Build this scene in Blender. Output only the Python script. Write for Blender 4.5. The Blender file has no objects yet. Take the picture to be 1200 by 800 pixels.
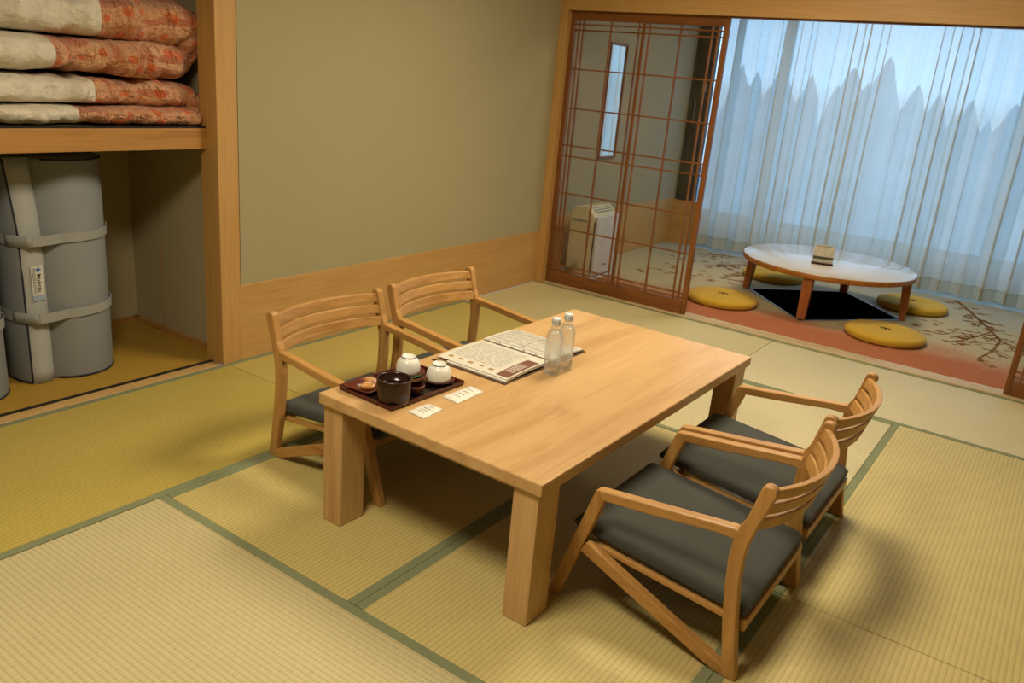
import bpy, bmesh, math, random
from mathutils import Vector, Matrix, noise
random.seed(7)
PI = math.pi
scene = bpy.context.scene
COL = bpy.data.collections.new('room'); scene.collection.children.link(COL)

# ------------------------------------------------------------------ materials
def lin(c):
    return tuple(((v/12.92) if v <= .04045 else ((v+.055)/1.055)**2.4) for v in c)
def rgb(h):
    return lin(tuple(int(h[i:i+2], 16)/255 for i in (0, 2, 4))) + (1,)
class NT:
    def __init__(s, name):
        s.m = bpy.data.materials.new(name); s.m.use_nodes = True
        s.t = s.m.node_tree; s.t.nodes.clear()
        s.out = s.n('ShaderNodeOutputMaterial')
    def n(s, typ, **kw):
        n = s.t.nodes.new(typ)
        for k, v in kw.items():
            if k.startswith('i_'):
                key = k[2:]
                key = int(key) if key.isdigit() else key.replace('_', ' ')
                n.inputs[key].default_value = v
            else: setattr(n, k, v)
        return n
    def l(s, a, b): s.t.links.new(a, b)
    def coord(s, scale=(1, 1, 1), rot=(0, 0, 0), kind='Object', loc=(0, 0, 0)):
        tc = s.n('ShaderNodeTexCoord'); mp = s.n('ShaderNodeMapping')
        mp.inputs['Scale'].default_value = scale; mp.inputs['Rotation'].default_value = rot; mp.inputs['Location'].default_value = loc
        s.l(tc.outputs[kind], mp.inputs['Vector']); return mp.outputs[0]
    def ramp(s, fac, stops, interp='LINEAR'):
        r = s.n('ShaderNodeValToRGB'); e = r.color_ramp.elements; r.color_ramp.interpolation = interp
        while len(e) < len(stops): e.new(.5)
        for i, (p, c) in enumerate(stops): e[i].position = p; e[i].color = c
        s.l(fac, r.inputs[0]); return r.outputs[0]
    def mix(s, fac, a, b, bt='MIX'):
        m = s.n('ShaderNodeMix', data_type='RGBA', blend_type=bt)
        for sock, v in ((0, fac), (6, a), (7, b)):
            if hasattr(v, 'is_linked') or hasattr(v, 'links'): s.l(v, m.inputs[sock])
            else: m.inputs[sock].default_value = v
        return m.outputs[2]
    def noise(s, vec, scale, detail=3, rough=.5):
        n = s.n('ShaderNodeTexNoise'); n.inputs['Scale'].default_value = scale
        n.inputs['Detail'].default_value = detail; n.inputs['Roughness'].default_value = rough
        s.l(vec, n.inputs['Vector']); return n.outputs['Fac']
    def bump(s, h, strength=.2, dist=.002):
        b = s.n('ShaderNodeBump'); b.inputs['Strength'].default_value = strength; b.inputs['Distance'].default_value = dist
        s.l(h, b.inputs['Height']); return b.outputs[0]
    def bsdf(s, color, rough=.5, normal=None, metallic=0, spec=.5, **kw):
        b = s.n('ShaderNodeBsdfPrincipled')
        if isinstance(color, tuple): b.inputs['Base Color'].default_value = color
        else: s.l(color, b.inputs['Base Color'])
        if isinstance(rough, (int, float)): b.inputs['Roughness'].default_value = rough
        else: s.l(rough, b.inputs['Roughness'])
        b.inputs['Metallic'].default_value = metallic; b.inputs['Specular IOR Level'].default_value = spec
        for k, v in kw.items(): b.inputs[k.replace('_', ' ')].default_value = v
        if normal is not None: s.l(normal, b.inputs['Normal'])
        s.l(b.outputs[0], s.out.inputs[0]); return b

def m_plain(name, col, rough=.5, spec=.5, metallic=0, var=.06, scale=20, **kw):
    t = NT(name); v = t.coord()
    f = t.noise(v, scale, 3)
    c = rgb(col)
    a = tuple(x*(1-var*1.5) for x in c[:3])+(1,); b = tuple(min(1, x*(1+var)) for x in c[:3])+(1,)
    t.bsdf(t.ramp(f, [(.3, a), (.7, b)]), rough, None, metallic, spec, **kw)
    return t.m

def m_wood(name, light, dark, axis='y', rough=.42, scale=1.0, spec=.4, contrast=1.0):
    t = NT(name)
    s = {'x': (.8, 14, 14), 'y': (14, .8, 14), 'z': (14, 14, .8)}[axis]
    v = t.coord(tuple(a*scale for a in s))
    warp = t.noise(t.coord((1.3, 1.3, 1.3)), 1.5, 2)
    w1 = t.n('ShaderNodeVectorMath', operation='SCALE'); w1.inputs['Scale'].default_value = .9
    cmb = t.n('ShaderNodeCombineXYZ'); t.l(warp, cmb.inputs[0]); t.l(warp, cmb.inputs[1]); t.l(warp, cmb.inputs[2])
    t.l(cmb.outputs[0], w1.inputs[0])
    ad = t.n('ShaderNodeVectorMath', operation='ADD'); t.l(v, ad.inputs[0]); t.l(w1.outputs[0], ad.inputs[1])
    f1 = t.noise(ad.outputs[0], 1.6, 5, .6)
    s2 = {'x': (3, 160, 160), 'y': (160, 3, 160), 'z': (160, 160, 3)}[axis]
    f2 = t.noise(t.coord(s2), 1.2, 2)
    L, D = rgb(light), rgb(dark)
    M = tuple((L[i]*.7+D[i]*.3) for i in range(3))+(1,)
    c = t.ramp(f1, [(.32, D if contrast >= 1 else M), (.5, M), (.66, L)])
    c2 = t.ramp(f2, [(.35, (.80, .76, .70, 1)), (.6, (1, 1, 1, 1))])
    c = t.mix(.55, c, c2, 'MULTIPLY')
    t.bsdf(c, rough, t.bump(f2, .12, .001), 0, spec)
    return t.m

def m_tatami(name, col, rib_axis='y', depth=.065, rough=.55):
    # woven rush: ribs run along rib_axis, 15 mm apart, with fine stalks across them
    t = NT(name)
    tc = t.n('ShaderNodeTexCoord'); sp = t.n('ShaderNodeSeparateXYZ'); t.l(tc.outputs['Object'], sp.inputs[0])
    across = sp.outputs[0] if rib_axis == 'y' else sp.outputs[1]
    along = sp.outputs[1] if rib_axis == 'y' else sp.outputs[0]
    def sine(src, wl, ph=0):
        m = t.n('ShaderNodeMath', operation='MULTIPLY'); t.l(src, m.inputs[0]); m.inputs[1].default_value = 2*PI/wl
        s_ = t.n('ShaderNodeMath', operation='SINE'); t.l(m.outputs[0], s_.inputs[0])
        a = t.n('ShaderNodeMath', operation='MULTIPLY_ADD'); t.l(s_.outputs[0], a.inputs[0]); a.inputs[1].default_value = .5; a.inputs[2].default_value = .5
        return a.outputs[0]
    rib = sine(across, .0165)
    st = sine(along, .0125)
    sv = (25, 420, 1) if rib_axis == 'y' else (420, 25, 1)
    fine = t.noise(t.coord(sv), 1.0, 2)
    big = t.noise(t.coord((1, 1, 1)), 1.1, 4, .6)
    c = rgb(col)
    lo = tuple(x*(1-depth*2.3) for x in c[:3])+(1,); hi = tuple(min(1, x*(1+depth*.7)) for x in c[:3])+(1,)
    base = t.ramp(rib, [(0, lo), (.45, hi), (1, hi)])
    base = t.mix(.22, base, t.ramp(st, [(0, (.7, .7, .68, 1)), (.6, (1, 1, 1, 1))]), 'MULTIPLY')
    base = t.mix(.5, base, t.ramp(fine, [(.3, (.76, .76, .72, 1)), (.62, (1.04, 1.03, 1, 1))]), 'MULTIPLY')
    base = t.mix(.6, base, t.ramp(big, [(.3, (.86, .85, .80, 1)), (.7, (1.05, 1.05, 1.05, 1))]), 'MULTIPLY')
    ad = t.n('ShaderNodeMath', operation='ADD'); t.l(rib, ad.inputs[0]); t.l(fine, ad.inputs[1])
    t.bsdf(base, rough, t.bump(ad.outputs[0], .35, .0012), 0, .3)
    return t.m

def m_fabric(name, col, rough=.9, wl=.0012, var=.15, sheen=0.0):
    t = NT(name); v = t.coord()
    f = t.noise(v, 900, 2); g = t.noise(v, 6, 3)
    c = rgb(col)
    a = tuple(x*(1-var*1.6) for x in c[:3])+(1,); b = tuple(min(1, x*(1+var)) for x in c[:3])+(1,)
    cc = t.mix(.5, t.ramp(f, [(.3, a), (.7, b)]), t.ramp(g, [(.3, a), (.7, b)]))
    t.bsdf(cc, rough, t.bump(f, .3, .0006), 0, .15, Sheen_Weight=sheen)
    return t.m

def m_wall(name, col, bump=.15):
    t = NT(name); v = t.coord()
    f = t.noise(v, 260, 3, .7); g = t.noise(v, 1.2, 4, .6)
    c = rgb(col)
    a = tuple(x*.93 for x in c[:3])+(1,)
    t.bsdf(t.mix(.4, t.ramp(g, [(.3, a), (.7, c)]), t.ramp(f, [(.3, a), (.7, c)])), .88, t.bump(f, bump, .001), 0, .2)
    return t.m

def m_floral(name):
    t = NT(name)
    n1 = t.n('ShaderNodeTexNoise'); n1.inputs['Scale'].default_value = 5; tc = t.coord()
    t.l(tc, n1.inputs['Vector'])
    base = t.ramp(n1.outputs['Fac'], [(.3, rgb('cd9068')), (.7, rgb('e2b088'))])
    def blobs(rot, scl, scale, th, c1, cur, seed, prob):
        v = t.n('ShaderNodeTexVoronoi', feature='F1'); v.inputs['Scale'].default_value = scale
        v.inputs['Randomness'].default_value = .85
        t.l(t.coord(scl, rot, loc=(seed, seed*.7, seed*.3)), v.inputs['Vector'])
        m = t.ramp(v.outputs['Distance'], [(th-.03, (1, 1, 1, 1)), (th, (0, 0, 0, 1))])
        sp = t.n('ShaderNodeSeparateColor'); t.l(v.outputs['Color'], sp.inputs[0])
        g = t.n('ShaderNodeMath', operation='LESS_THAN'); t.l(sp.outputs[0], g.inputs[0]); g.inputs[1].default_value = prob
        mm = t.n('ShaderNodeMath', operation='MULTIPLY'); t.l(m, mm.inputs[0]); t.l(g.outputs[0], mm.inputs[1])
        m2 = t.n('ShaderNodeMath', operation='MULTIPLY'); t.l(mm.outputs[0], m2.inputs[0]); m2.inputs[1].default_value = .75
        return t.mix(m2.outputs[0], cur, c1)
    c = blobs((.7, 0, 0), (.12, .42, 1.7), 12, .36, rgb('b4644a'), base, 1.3, .55)
    c = blobs((-.8, 0, 0), (.12, 1.7, .45), 12, .34, rgb('b46a48'), c, 4.1, .5)
    c = blobs((.2, 0, 0), (.12, .40, 1.9), 14, .34, rgb('c07a54'), c, 7.7, .6)
    c = blobs((0, 0, 0), (.12, 1, 1), 22, .40, rgb('d65f24'), c, 9.2, .33)
    c = blobs((0, 0, 0), (.12, 1, 1), 34, .30, rgb('e0894e'), c, 2.2, .3)
    w = t.noise(t.coord((3, 5, 9), (.5, 0, 0)), 3.2, 4, .6)
    w2 = t.noise(t.coord((3, 14, 5), (-.5, 0, 0)), 2.6, 3, .6)
    ad = t.n('ShaderNodeMath', operation='ADD'); t.l(w, ad.inputs[0]); t.l(w2, ad.inputs[1])
    t.bsdf(c, .6, t.bump(ad.outputs[0], 1.0, .045), 0, .25, Sheen_Weight=.2)
    return t.m

def m_carpet(name):
    t = NT(name)
    tc = t.n('ShaderNodeTexCoord'); sp = t.n('ShaderNodeSeparateXYZ'); t.l(tc.outputs['Object'], sp.inputs[0])
    n1 = t.noise(t.coord((1, 1, 1)), 2.0, 2); nf = t.noise(t.coord((1, 1, 1)), 160, 2)
    # y + wobble + dither
    a = t.n('ShaderNodeMath', operation='MULTIPLY_ADD'); t.l(n1, a.inputs[0]); a.inputs[1].default_value = -.9; t.l(sp.outputs[1], a.inputs[2])
    b = t.n('ShaderNodeMath', operation='MULTIPLY_ADD'); t.l(nf, b.inputs[0]); b.inputs[1].default_value = .7; t.l(a.outputs[0], b.inputs[2])
    # x slope: the red band is widest in the middle
    mr = t.n('ShaderNodeMapRange'); mr.inputs['From Min'].default_value = .34; mr.inputs['From Max'].default_value = .72
    t.l(b.outputs[0], mr.inputs['Value'])
    c = t.ramp(mr.outputs[0], [(0, rgb('b06c4a')), (.45, rgb('b88a68')), (1, rgb('bdb08c'))])
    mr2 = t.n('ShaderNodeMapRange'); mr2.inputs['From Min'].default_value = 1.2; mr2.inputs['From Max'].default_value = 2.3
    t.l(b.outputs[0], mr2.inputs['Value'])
    c = t.mix(mr2.outputs[0], c, rgb('a8a698'))  # grey towards the window paints the skylight into the pile
    c = t.mix(.6, c, t.ramp(nf, [(.3, (.75, .75, .75, 1)), (.7, (1.06, 1.06, 1.06, 1))]), 'MULTIPLY')
    t.bsdf(c, .95, t.bump(nf, .5, .003), 0, .1)
    return t.m

def m_glass_thin(name, tint=(1, 1, 1, 1), refl=.08):
    t = NT(name)
    tr = t.n('ShaderNodeBsdfTransparent'); tr.inputs[0].default_value = tint
    gl = t.n('ShaderNodeBsdfGlossy'); gl.inputs['Roughness'].default_value = .03
    nz = t.noise(t.coord(), 3, 1)
    mth = t.n('ShaderNodeMath', operation='MULTIPLY'); t.l(nz, mth.inputs[0]); mth.inputs[1].default_value = refl*2
    mx = t.n('ShaderNodeMixShader'); t.l(mth.outputs[0], mx.inputs[0])
    t.l(tr.outputs[0], mx.inputs[1]); t.l(gl.outputs[0], mx.inputs[2]); t.l(mx.outputs[0], t.out.inputs[0])
    return t.m

def m_sheer(name, col, transp, hem=False):
    t = NT(name)
    c = rgb(col)
    st = t.noise(t.coord((2, 2, 420)), 1, 2)      # woven slubs run sideways
    st2 = t.noise(t.coord((60, 60, .5)), 1, 2)
    cc = t.mix(.5, t.ramp(st, [(.3, tuple(x*.8 for x in c[:3])+(1,)), (.7, c)]), t.ramp(st2, [(.3, tuple(x*.8 for x in c[:3])+(1,)), (.7, c)]))
    d = t.n('ShaderNodeBsdfDiffuse'); tl = t.n('ShaderNodeBsdfTranslucent'); tr = t.n('ShaderNodeBsdfTransparent')
    t.l(cc, d.inputs[0]); t.l(cc, tl.inputs[0])
    m1 = t.n('ShaderNodeMixShader'); m1.inputs[0].default_value = .5
    t.l(d.outputs[0], m1.inputs[1]); t.l(tl.outputs[0], m1.inputs[2])
    fac = t.ramp(st, [(.3, (transp*.75,)*3+(1,)), (.7, (transp*1.2,)*3+(1,))])
    m2 = t.n('ShaderNodeMixShader'); t.l(fac, m2.inputs[0])
    t.l(m1.outputs[0], m2.inputs[1]); t.l(tr.outputs[0], m2.inputs[2]); t.l(m2.outputs[0], t.out.inputs[0])
    return t.m

M = {}
for ax in 'xyz':
    M['oak_'+ax] = m_wood('oak_'+ax, 'bf9255', 'a0733c', ax, .42)            # chairs
    M['table_'+ax] = m_wood('table_oak_'+ax, 'caa674', 'b7905f', ax, .33, .6)    # table
    M['trim_'+ax] = m_wood('pale_trim_wood_'+ax, 'c29a5e', 'b98e52', ax, .5, .5)
    M['shoji_'+ax] = m_wood('red_brown_wood_'+ax, '865326', '693f1b', ax, .45, .8)
    M['shelf_'+ax] = m_wood('shelf_wood_'+ax, 'b98a4c', '9c6e38', ax, .5, .8)
M['sill_x'] = m_wood('pale_sill_wood_x', 'cdb68a', 'b79e70', 'x', .5, .8)
M['sill_y'] = m_wood('pale_sill_wood_y', 'cdaa72', 'b8925a', 'y', .5, .8)
M['plaster'] = m_wall('olive_grey_plaster', 'a59c7a')
M['plaster_back'] = m_wall('grey_beige_plaster', 'a09a86')
M['closet_panel'] = m_wall('closet_cream_panel', 'b0a684', .03)
M['ceiling'] = m_wall('ceiling_board', 'cfc3a6', .05)
M['dark'] = m_plain('dark_gap', '16120d', .8)
M['border'] = m_fabric('green_grey_cloth_border', '7f8565', .85, var=.1)
M['charcoal'] = m_fabric('charcoal_seat_cloth', '434540', .92, var=.12, sheen=.12)
M['mustard'] = m_fabric('mustard_cushion_cloth', 'c6a034', .85, var=.08, sheen=.1)
M['knot'] = m_plain('dark_knot_thread', '33240e', .8)
M['floral'] = m_floral('orange_floral_cotton')
t = NT('white_cotton_cover'); v = t.coord((3, 6, 8)); w_ = t.noise(v, 3, 4); c_ = rgb('dbd4c4')
t.bsdf(t.ramp(w_, [(.3, tuple(x*.9 for x in c_[:3])+(1,)), (.6, c_)]), .85, t.bump(w_, .8, .03), 0, .15); M['white_cotton'] = t.m
M['grey_cover'] = m_fabric('grey_mattress_cover', '8b8f92', .9, var=.06)
M['pale_cover'] = m_fabric('pale_grey_cover_end', 'a6a9a6', .9, var=.05)
M['strap'] = m_fabric('pale_grey_strap', '999b98', .85, var=.06)
M['navy'] = m_plain('navy_piping', '191c30', .7)
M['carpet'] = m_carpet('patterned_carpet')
M['carpet_brown'] = m_plain('carpet_brown_branch', '86663e', .95, .1)
M['carpet_leaf'] = m_plain('carpet_rust_leaf', '8a4e2a', .95, .1)
M['pit'] = m_plain('pit_black', '0b0a0b', .9, .1)
M['metal_edge'] = m_plain('aluminium_edge', '9b9d9e', .35, metallic=.8)
M['purifier_body'] = m_plain('cream_plastic', 'd4caa8', .45)
M['purifier_front'] = m_plain('white_plastic', 'cfcfd4', .3)
M['slot'] = m_plain('black_slot', '101010', .6)
M['grey_mark'] = m_plain('grey_print', '8b8a86', .6)
t = NT('mirror_silver'); t.bsdf(t.ramp(t.noise(t.coord(), 2), [(0, (.86, .88, .88, 1)), (1, (.9, .9, .9, 1))]), .03, None, 1.0); M['mirror'] = t.m
M['bronze'] = m_plain('dark_bronze_frame', '2e2b22', .5)
M['black_metal'] = m_plain('black_metal', '15161a', .35)
M['white_plate'] = m_plain('white_switch', 'b9b9b0', .4)
M['glass'] = m_glass_thin('window_glass', (.97, .99, 1, 1), .05)
M['door_glass'] = m_glass_thin('door_glass', (.93, .93, .91, 1), .035)
M['sheer'] = m_sheer('sheer_curtain_cloth', 'e9e6da', .19)
M['hem'] = m_sheer('sheer_curtain_hem', 'd8d0b6', .08)
M['laminate'] = m_wood('pale_laminate_top', 'd0cac2', 'c8c0b4', 'x', .14, .5, 1.0, .5)
M['table_rim'] = m_wood('orange_oak_rim', 'b07430', '945a22', 'x', .4)
M['round_leg'] = m_wood('red_oak_leg', 'a4602c', '84481e', 'z', .45)
M['tray_black'] = m_plain('black_lacquer', '18100f', .25)
M['tray_red'] = m_plain('dark_red_lacquer', '4a1a15', .25)
M['dish_red'] = m_plain('red_brown_lacquer', '5a2318', .3)
M['pot'] = m_plain('brown_black_lacquer', '2a1610', .22)
M['pot_in'] = m_plain('black_brown_glaze', '1c100d', .12)
M['porcelain'] = m_plain('white_porcelain', 'e6e6dc', .18, var=.02)
M['blue_ring'] = m_plain('blue_glaze_ring', '53627c', .3)
M['gold_sweet'] = m_plain('golden_sweet', 'd08c22', .35, var=.25, scale=90)
t = NT('crinkled_film'); nz = t.noise(t.coord(), 110, 3)
gl = t.n('ShaderNodeBsdfGlossy'); gl.inputs['Roughness'].default_value = .08; tr = t.n('ShaderNodeBsdfTransparent')
t.l(t.bump(nz, 1, .01), gl.inputs['Normal']); mx = t.n('ShaderNodeMixShader'); mx.inputs[0].default_value = .16
t.l(tr.outputs[0], mx.inputs[1]); t.l(gl.outputs[0], mx.inputs[2]); t.l(mx.outputs[0], t.out.inputs[0]); M['film'] = t.m
M['green_pack'] = m_plain('green_packet', '2f4a26', .35)
M['gold_pack'] = m_plain('gold_packet', 'b99a4a', .3)
M['paper'] = m_plain('white_paper', 'dcd8cc', .6, var=.03)
M['page'] = m_plain('sleeved_page', 'd6d2c4', .25, var=.03)
M['ink'] = m_plain('grey_ink', '9a958a', .6)
M['ink_dark'] = m_plain('dark_ink', '3a3633', .6)
M['faint_ink'] = m_plain('faint_grey_print', 'b9b6ae', .6)
M['tan_print'] = m_plain('tan_print', 'a5875a', .5)
M['brown_print'] = m_plain('brown_print', '77503f', .4)
M['brown_cover'] = m_plain('brown_binder_cover', '4e3524', .45)
M['steel'] = m_plain('steel_ring', '8c8c8c', .3, metallic=1)
M['cap'] = m_plain('white_blue_cap', 'd5dde0', .4)
M['cap_blue'] = m_plain('cap_blue_print', '5b7fa6', .4)
for nm, key, ior, bs, tint, mxr in (('clear_plastic', 'pet', 1.5, .35, (.97, .98, .98, 1), .9), ('water', 'water', 1.33, .6, (.97, .985, .99, 1), .8)):
    t = NT(nm); nz = t.noise(t.coord((70, 70, 14)), 1, 2); bp = t.bump(nz, bs, .003)
    lw = t.n('ShaderNodeLayerWeight'); lw.inputs['Blend'].default_value = .5; t.l(bp, lw.inputs['Normal'])
    pw_ = t.n('ShaderNodeMath', operation='POWER'); t.l(lw.outputs['Facing'], pw_.inputs[0]); pw_.inputs[1].default_value = 3.5
    fr = t.n('ShaderNodeMath', operation='MULTIPLY_ADD'); t.l(pw_.outputs[0], fr.inputs[0]); fr.inputs[1].default_value = .55; fr.inputs[2].default_value = .06
    gl = t.n('ShaderNodeBsdfGlossy'); gl.inputs['Roughness'].default_value = .03; t.l(bp, gl.inputs['Normal'])
    tr = t.n('ShaderNodeBsdfTransparent'); tr.inputs[0].default_value = tint
    rf = t.n('ShaderNodeBsdfTranslucent'); rf.inputs[0].default_value = (.9, .92, .92, 1)
    m0 = t.n('ShaderNodeMixShader'); m0.inputs[0].default_value = .04 if key == 'water' else .05
    t.l(tr.outputs[0], m0.inputs[1]); t.l(rf.outputs[0], m0.inputs[2])
    mx = t.n('ShaderNodeMixShader'); t.l(fr.outputs[0], mx.inputs[0]); t.l(m0.outputs[0], mx.inputs[1]); t.l(gl.outputs[0], mx.inputs[2])
    if key == 'water':
        gs = t.n('ShaderNodeBsdfGlass'); gs.inputs['IOR'].default_value = 1.33; t.l(bp, gs.inputs['Normal']); gs.inputs['Color'].default_value = (.97, .985, 1, 1)
        m3 = t.n('ShaderNodeMixShader'); m3.inputs[0].default_value = .38; t.l(mx.outputs[0], m3.inputs[1]); t.l(gs.outputs[0], m3.inputs[2]); mx = m3
    t.l(mx.outputs[0], t.out.inputs[0]); M[key] = t.m
M['tent_paper'] = m_plain('cream_card', 'd8d0bc', .5, var=.12, scale=60)
M['tent_green'] = m_plain('green_print_band', '4a5438', .5)
M['tent_base'] = m_plain('dark_red_base', '3a1614', .3)
M['brand_blue'] = m_plain('blue_print', '1f5fa8', .5)
M['brand_black'] = m_plain('black_print', '15161c', .5)
M['label_white'] = m_plain('white_label', 'c9c8bd', .6)
M['label_blue'] = m_plain('pale_blue_label', '8fa3b8', .6)
M['plant'] = m_plain('grey_green_leaf', '6f7a70', .6)
M['conifer'] = m_plain('hazy_conifer', '84939b', .95, .1, var=.2, scale=.5)  # distance haze mixed into the tree colour
M['haze_hill'] = m_plain('hazy_hill', '84939a', 1, .05, var=.15, scale=.05)  # hill colour greyed to carry the far haze
M['lamp_shade'] = m_plain('lamp_paper', 'eae2cc', .7)

# ------------------------------------------------------------------ mesh builder
class MB:
    def __init__(s): s.v = []; s.f = []; s.mi = []; s.sm = []
    def add(s, vs, fs, mi=0, smooth=False):
        o = len(s.v); s.v += [tuple(v) for v in vs]
        for f in fs: s.f.append(tuple(i+o for i in f)); s.mi.append(mi); s.sm.append(smooth)
        return s
    def box(s, x0, x1, y0, y1, z0, z1, mi=0):
        vs = [(x, y, z) for x in (x0, x1) for y in (y0, y1) for z in (z0, z1)]
        return s.add(vs, [(0, 1, 3, 2), (4, 6, 7, 5), (0, 4, 5, 1), (2, 3, 7, 6), (0, 2, 6, 4), (1, 5, 7, 3)], mi)
    def prism(s, poly, axis, a0, a1, mi=0, smooth=False):
        # poly in the two other axes (cyclic order x,y,z), extruded along axis
        def P(p, a):
            if axis == 'x': return (a, p[0], p[1])
            if axis == 'y': return (p[0], a, p[1])
            return (p[0], p[1], a)
        n = len(poly); vs = [P(p, a0) for p in poly]+[P(p, a1) for p in poly]
        s.add(vs, [tuple(range(n)), tuple(range(2*n-1, n-1, -1))], mi, False)
        o = len(s.v)-2*n
        for i in range(n):
            j = (i+1) % n
            s.f.append((o+i, o+n+i, o+n+j, o+j)); s.mi.append(mi); s.sm.append(smooth)
        return s
    def lathe(s, prof, c=(0, 0, 0), n=40, mi=0, smooth=True, sx=1, sy=1, rib=None):
        vs = []; fs = []
        for k, (r, z) in enumerate(prof):
            for i in range(n):
                a = 2*PI*i/n; rr = r*(rib(a, z) if rib else 1)
                vs.append((c[0]+sx*rr*math.cos(a), c[1]+sy*rr*math.sin(a), c[2]+z))
        for k in range(len(prof)-1):
            for i in range(n):
                j = (i+1) % n; fs.append((k*n+i, k*n+j, (k+1)*n+j, (k+1)*n+i))
        if prof[0][0] > 1e-5: fs.append(tuple(range(n-1, -1, -1)))
        if prof[-1][0] > 1e-5: fs.append(tuple((len(prof)-1)*n+i for i in range(n)))
        return s.add(vs, fs, mi, smooth)
    def tube(s, pts, r, n=8, mi=0, flat=1.0):
        vs = []; fs = []; P = [Vector(p) for p in pts]
        for k, p in enumerate(P):
            d = (P[min(k+1, len(P)-1)]-P[max(k-1, 0)]).normalized()
            u = d.cross(Vector((0, 0, 1)));  u = u.normalized() if u.length > 1e-3 else Vector((1, 0, 0))
            w = u.cross(d).normalized()
            rr = r[k] if isinstance(r, (list, tuple)) else r
            for i in range(n):
                a = 2*PI*i/n; vs.append(p+u*(rr*math.cos(a))+w*(rr*flat*math.sin(a)))
        m = len(P)
        for k in range(m-1):
            for i in range(n):
                j = (i+1) % n; fs.append((k*n+i, k*n+j, (k+1)*n+j, (k+1)*n+i))
        fs.append(tuple(range(n-1, -1, -1))); fs.append(tuple((m-1)*n+i for i in range(n)))
        return s.add(vs, fs, mi, True)
    def quad(s, a, b, c, d, mi=0): return s.add([a, b, c, d], [(0, 1, 2, 3)], mi)
    def build(s, name, mats, parent=None, bevel=0, seg=2, sub=0, fix=True):
        me = bpy.data.meshes.new(name); me.from_pydata(s.v, [], s.f)
        for m in (mats if isinstance(mats, (list, tuple)) else [mats]): me.materials.append(M[m] if isinstance(m, str) else m)
        for i, p in enumerate(me.polygons): p.material_index = s.mi[i]; p.use_smooth = s.sm[i]
        if fix:
            bm = bmesh.new(); bm.from_mesh(me); bmesh.ops.recalc_face_normals(bm, faces=bm.faces); bm.to_mesh(me); bm.free()
        me.update()
        o = bpy.data.objects.new(name, me); COL.objects.link(o)
        if parent: o.parent = parent
        if bevel:
            b = o.modifiers.new('bevel', 'BEVEL'); b.width = bevel; b.segments = seg; b.limit_method = 'ANGLE'; b.angle_limit = .6
            b.harden_normals = False
        if sub:
            m_ = o.modifiers.new('sub', 'SUBSURF'); m_.levels = sub; m_.render_levels = sub
        return o
def tag(o, label=None, cat=None, group=None, kind=None):
    if label: o['label'] = label
    if cat: o['category'] = cat
    if group: o['group'] = group
    if kind: o['kind'] = kind
    return o
def empty(name, loc=(0, 0, 0), rz=0, **kw):
    o = bpy.data.objects.new(name, None); COL.objects.link(o); o.location = loc; o.rotation_euler = (0, 0, rz)
    o.empty_display_size = .05
    return tag(o, **kw)
def struct(o): o['kind'] = 'structure'; return o
def copy_tree(o, parent=None):
    c = o.copy(); COL.objects.link(c)
    if parent: c.parent = parent
    for ch in list(o.children): copy_tree(ch, c)
    return c
def text_mb(mb, body, origin, xdir, ydir, size, mi=0, extrude=0, bold=False):
    cu = bpy.data.curves.new('t', 'FONT'); cu.body = body; cu.size = size; cu.resolution_u = 3
    if bold: cu.offset = size*.02
    ob = bpy.data.objects.new('t', cu); COL.objects.link(ob)
    bpy.context.view_layer.update()
    me = ob.evaluated_get(bpy.context.evaluated_depsgraph_get()).to_mesh()
    X = Vector(xdir).normalized(); Y = Vector(ydir).normalized(); O = Vector(origin)
    vs = [O+X*v.co.x+Y*v.co.y for v in me.vertices]; fs = [tuple(p.vertices) for p in me.polygons]
    mb.add(vs, fs, mi)
    ob.to_mesh_clear(); bpy.data.objects.remove(ob); bpy.data.curves.remove(cu)

# ------------------------------------------------------------------ camera
def rot_cam(a, b, c):
    return Matrix.Rotation(a, 3, 'Z') @ Matrix.Rotation(b, 3, 'X') @ Matrix.Rotation(c, 3, 'Z')
cam = bpy.data.cameras.new('camera'); co = bpy.data.objects.new('camera', cam); scene.collection.objects.link(co)
R = rot_cam(0.5890425775, 1.2545392589, 0.0900703068)
co.matrix_world = Matrix.Translation((3.133487939, -4.939305092, 1.42577344)) @ R.to_4x4()
cam.sensor_width = 36; cam.lens = 953.5089/1200*36; cam.clip_start = .05; cam.clip_end = 400
cam.dof.use_dof = True; cam.dof.focus_distance = 2.35; cam.dof.aperture_fstop = 7.0
scene.camera = co

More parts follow.
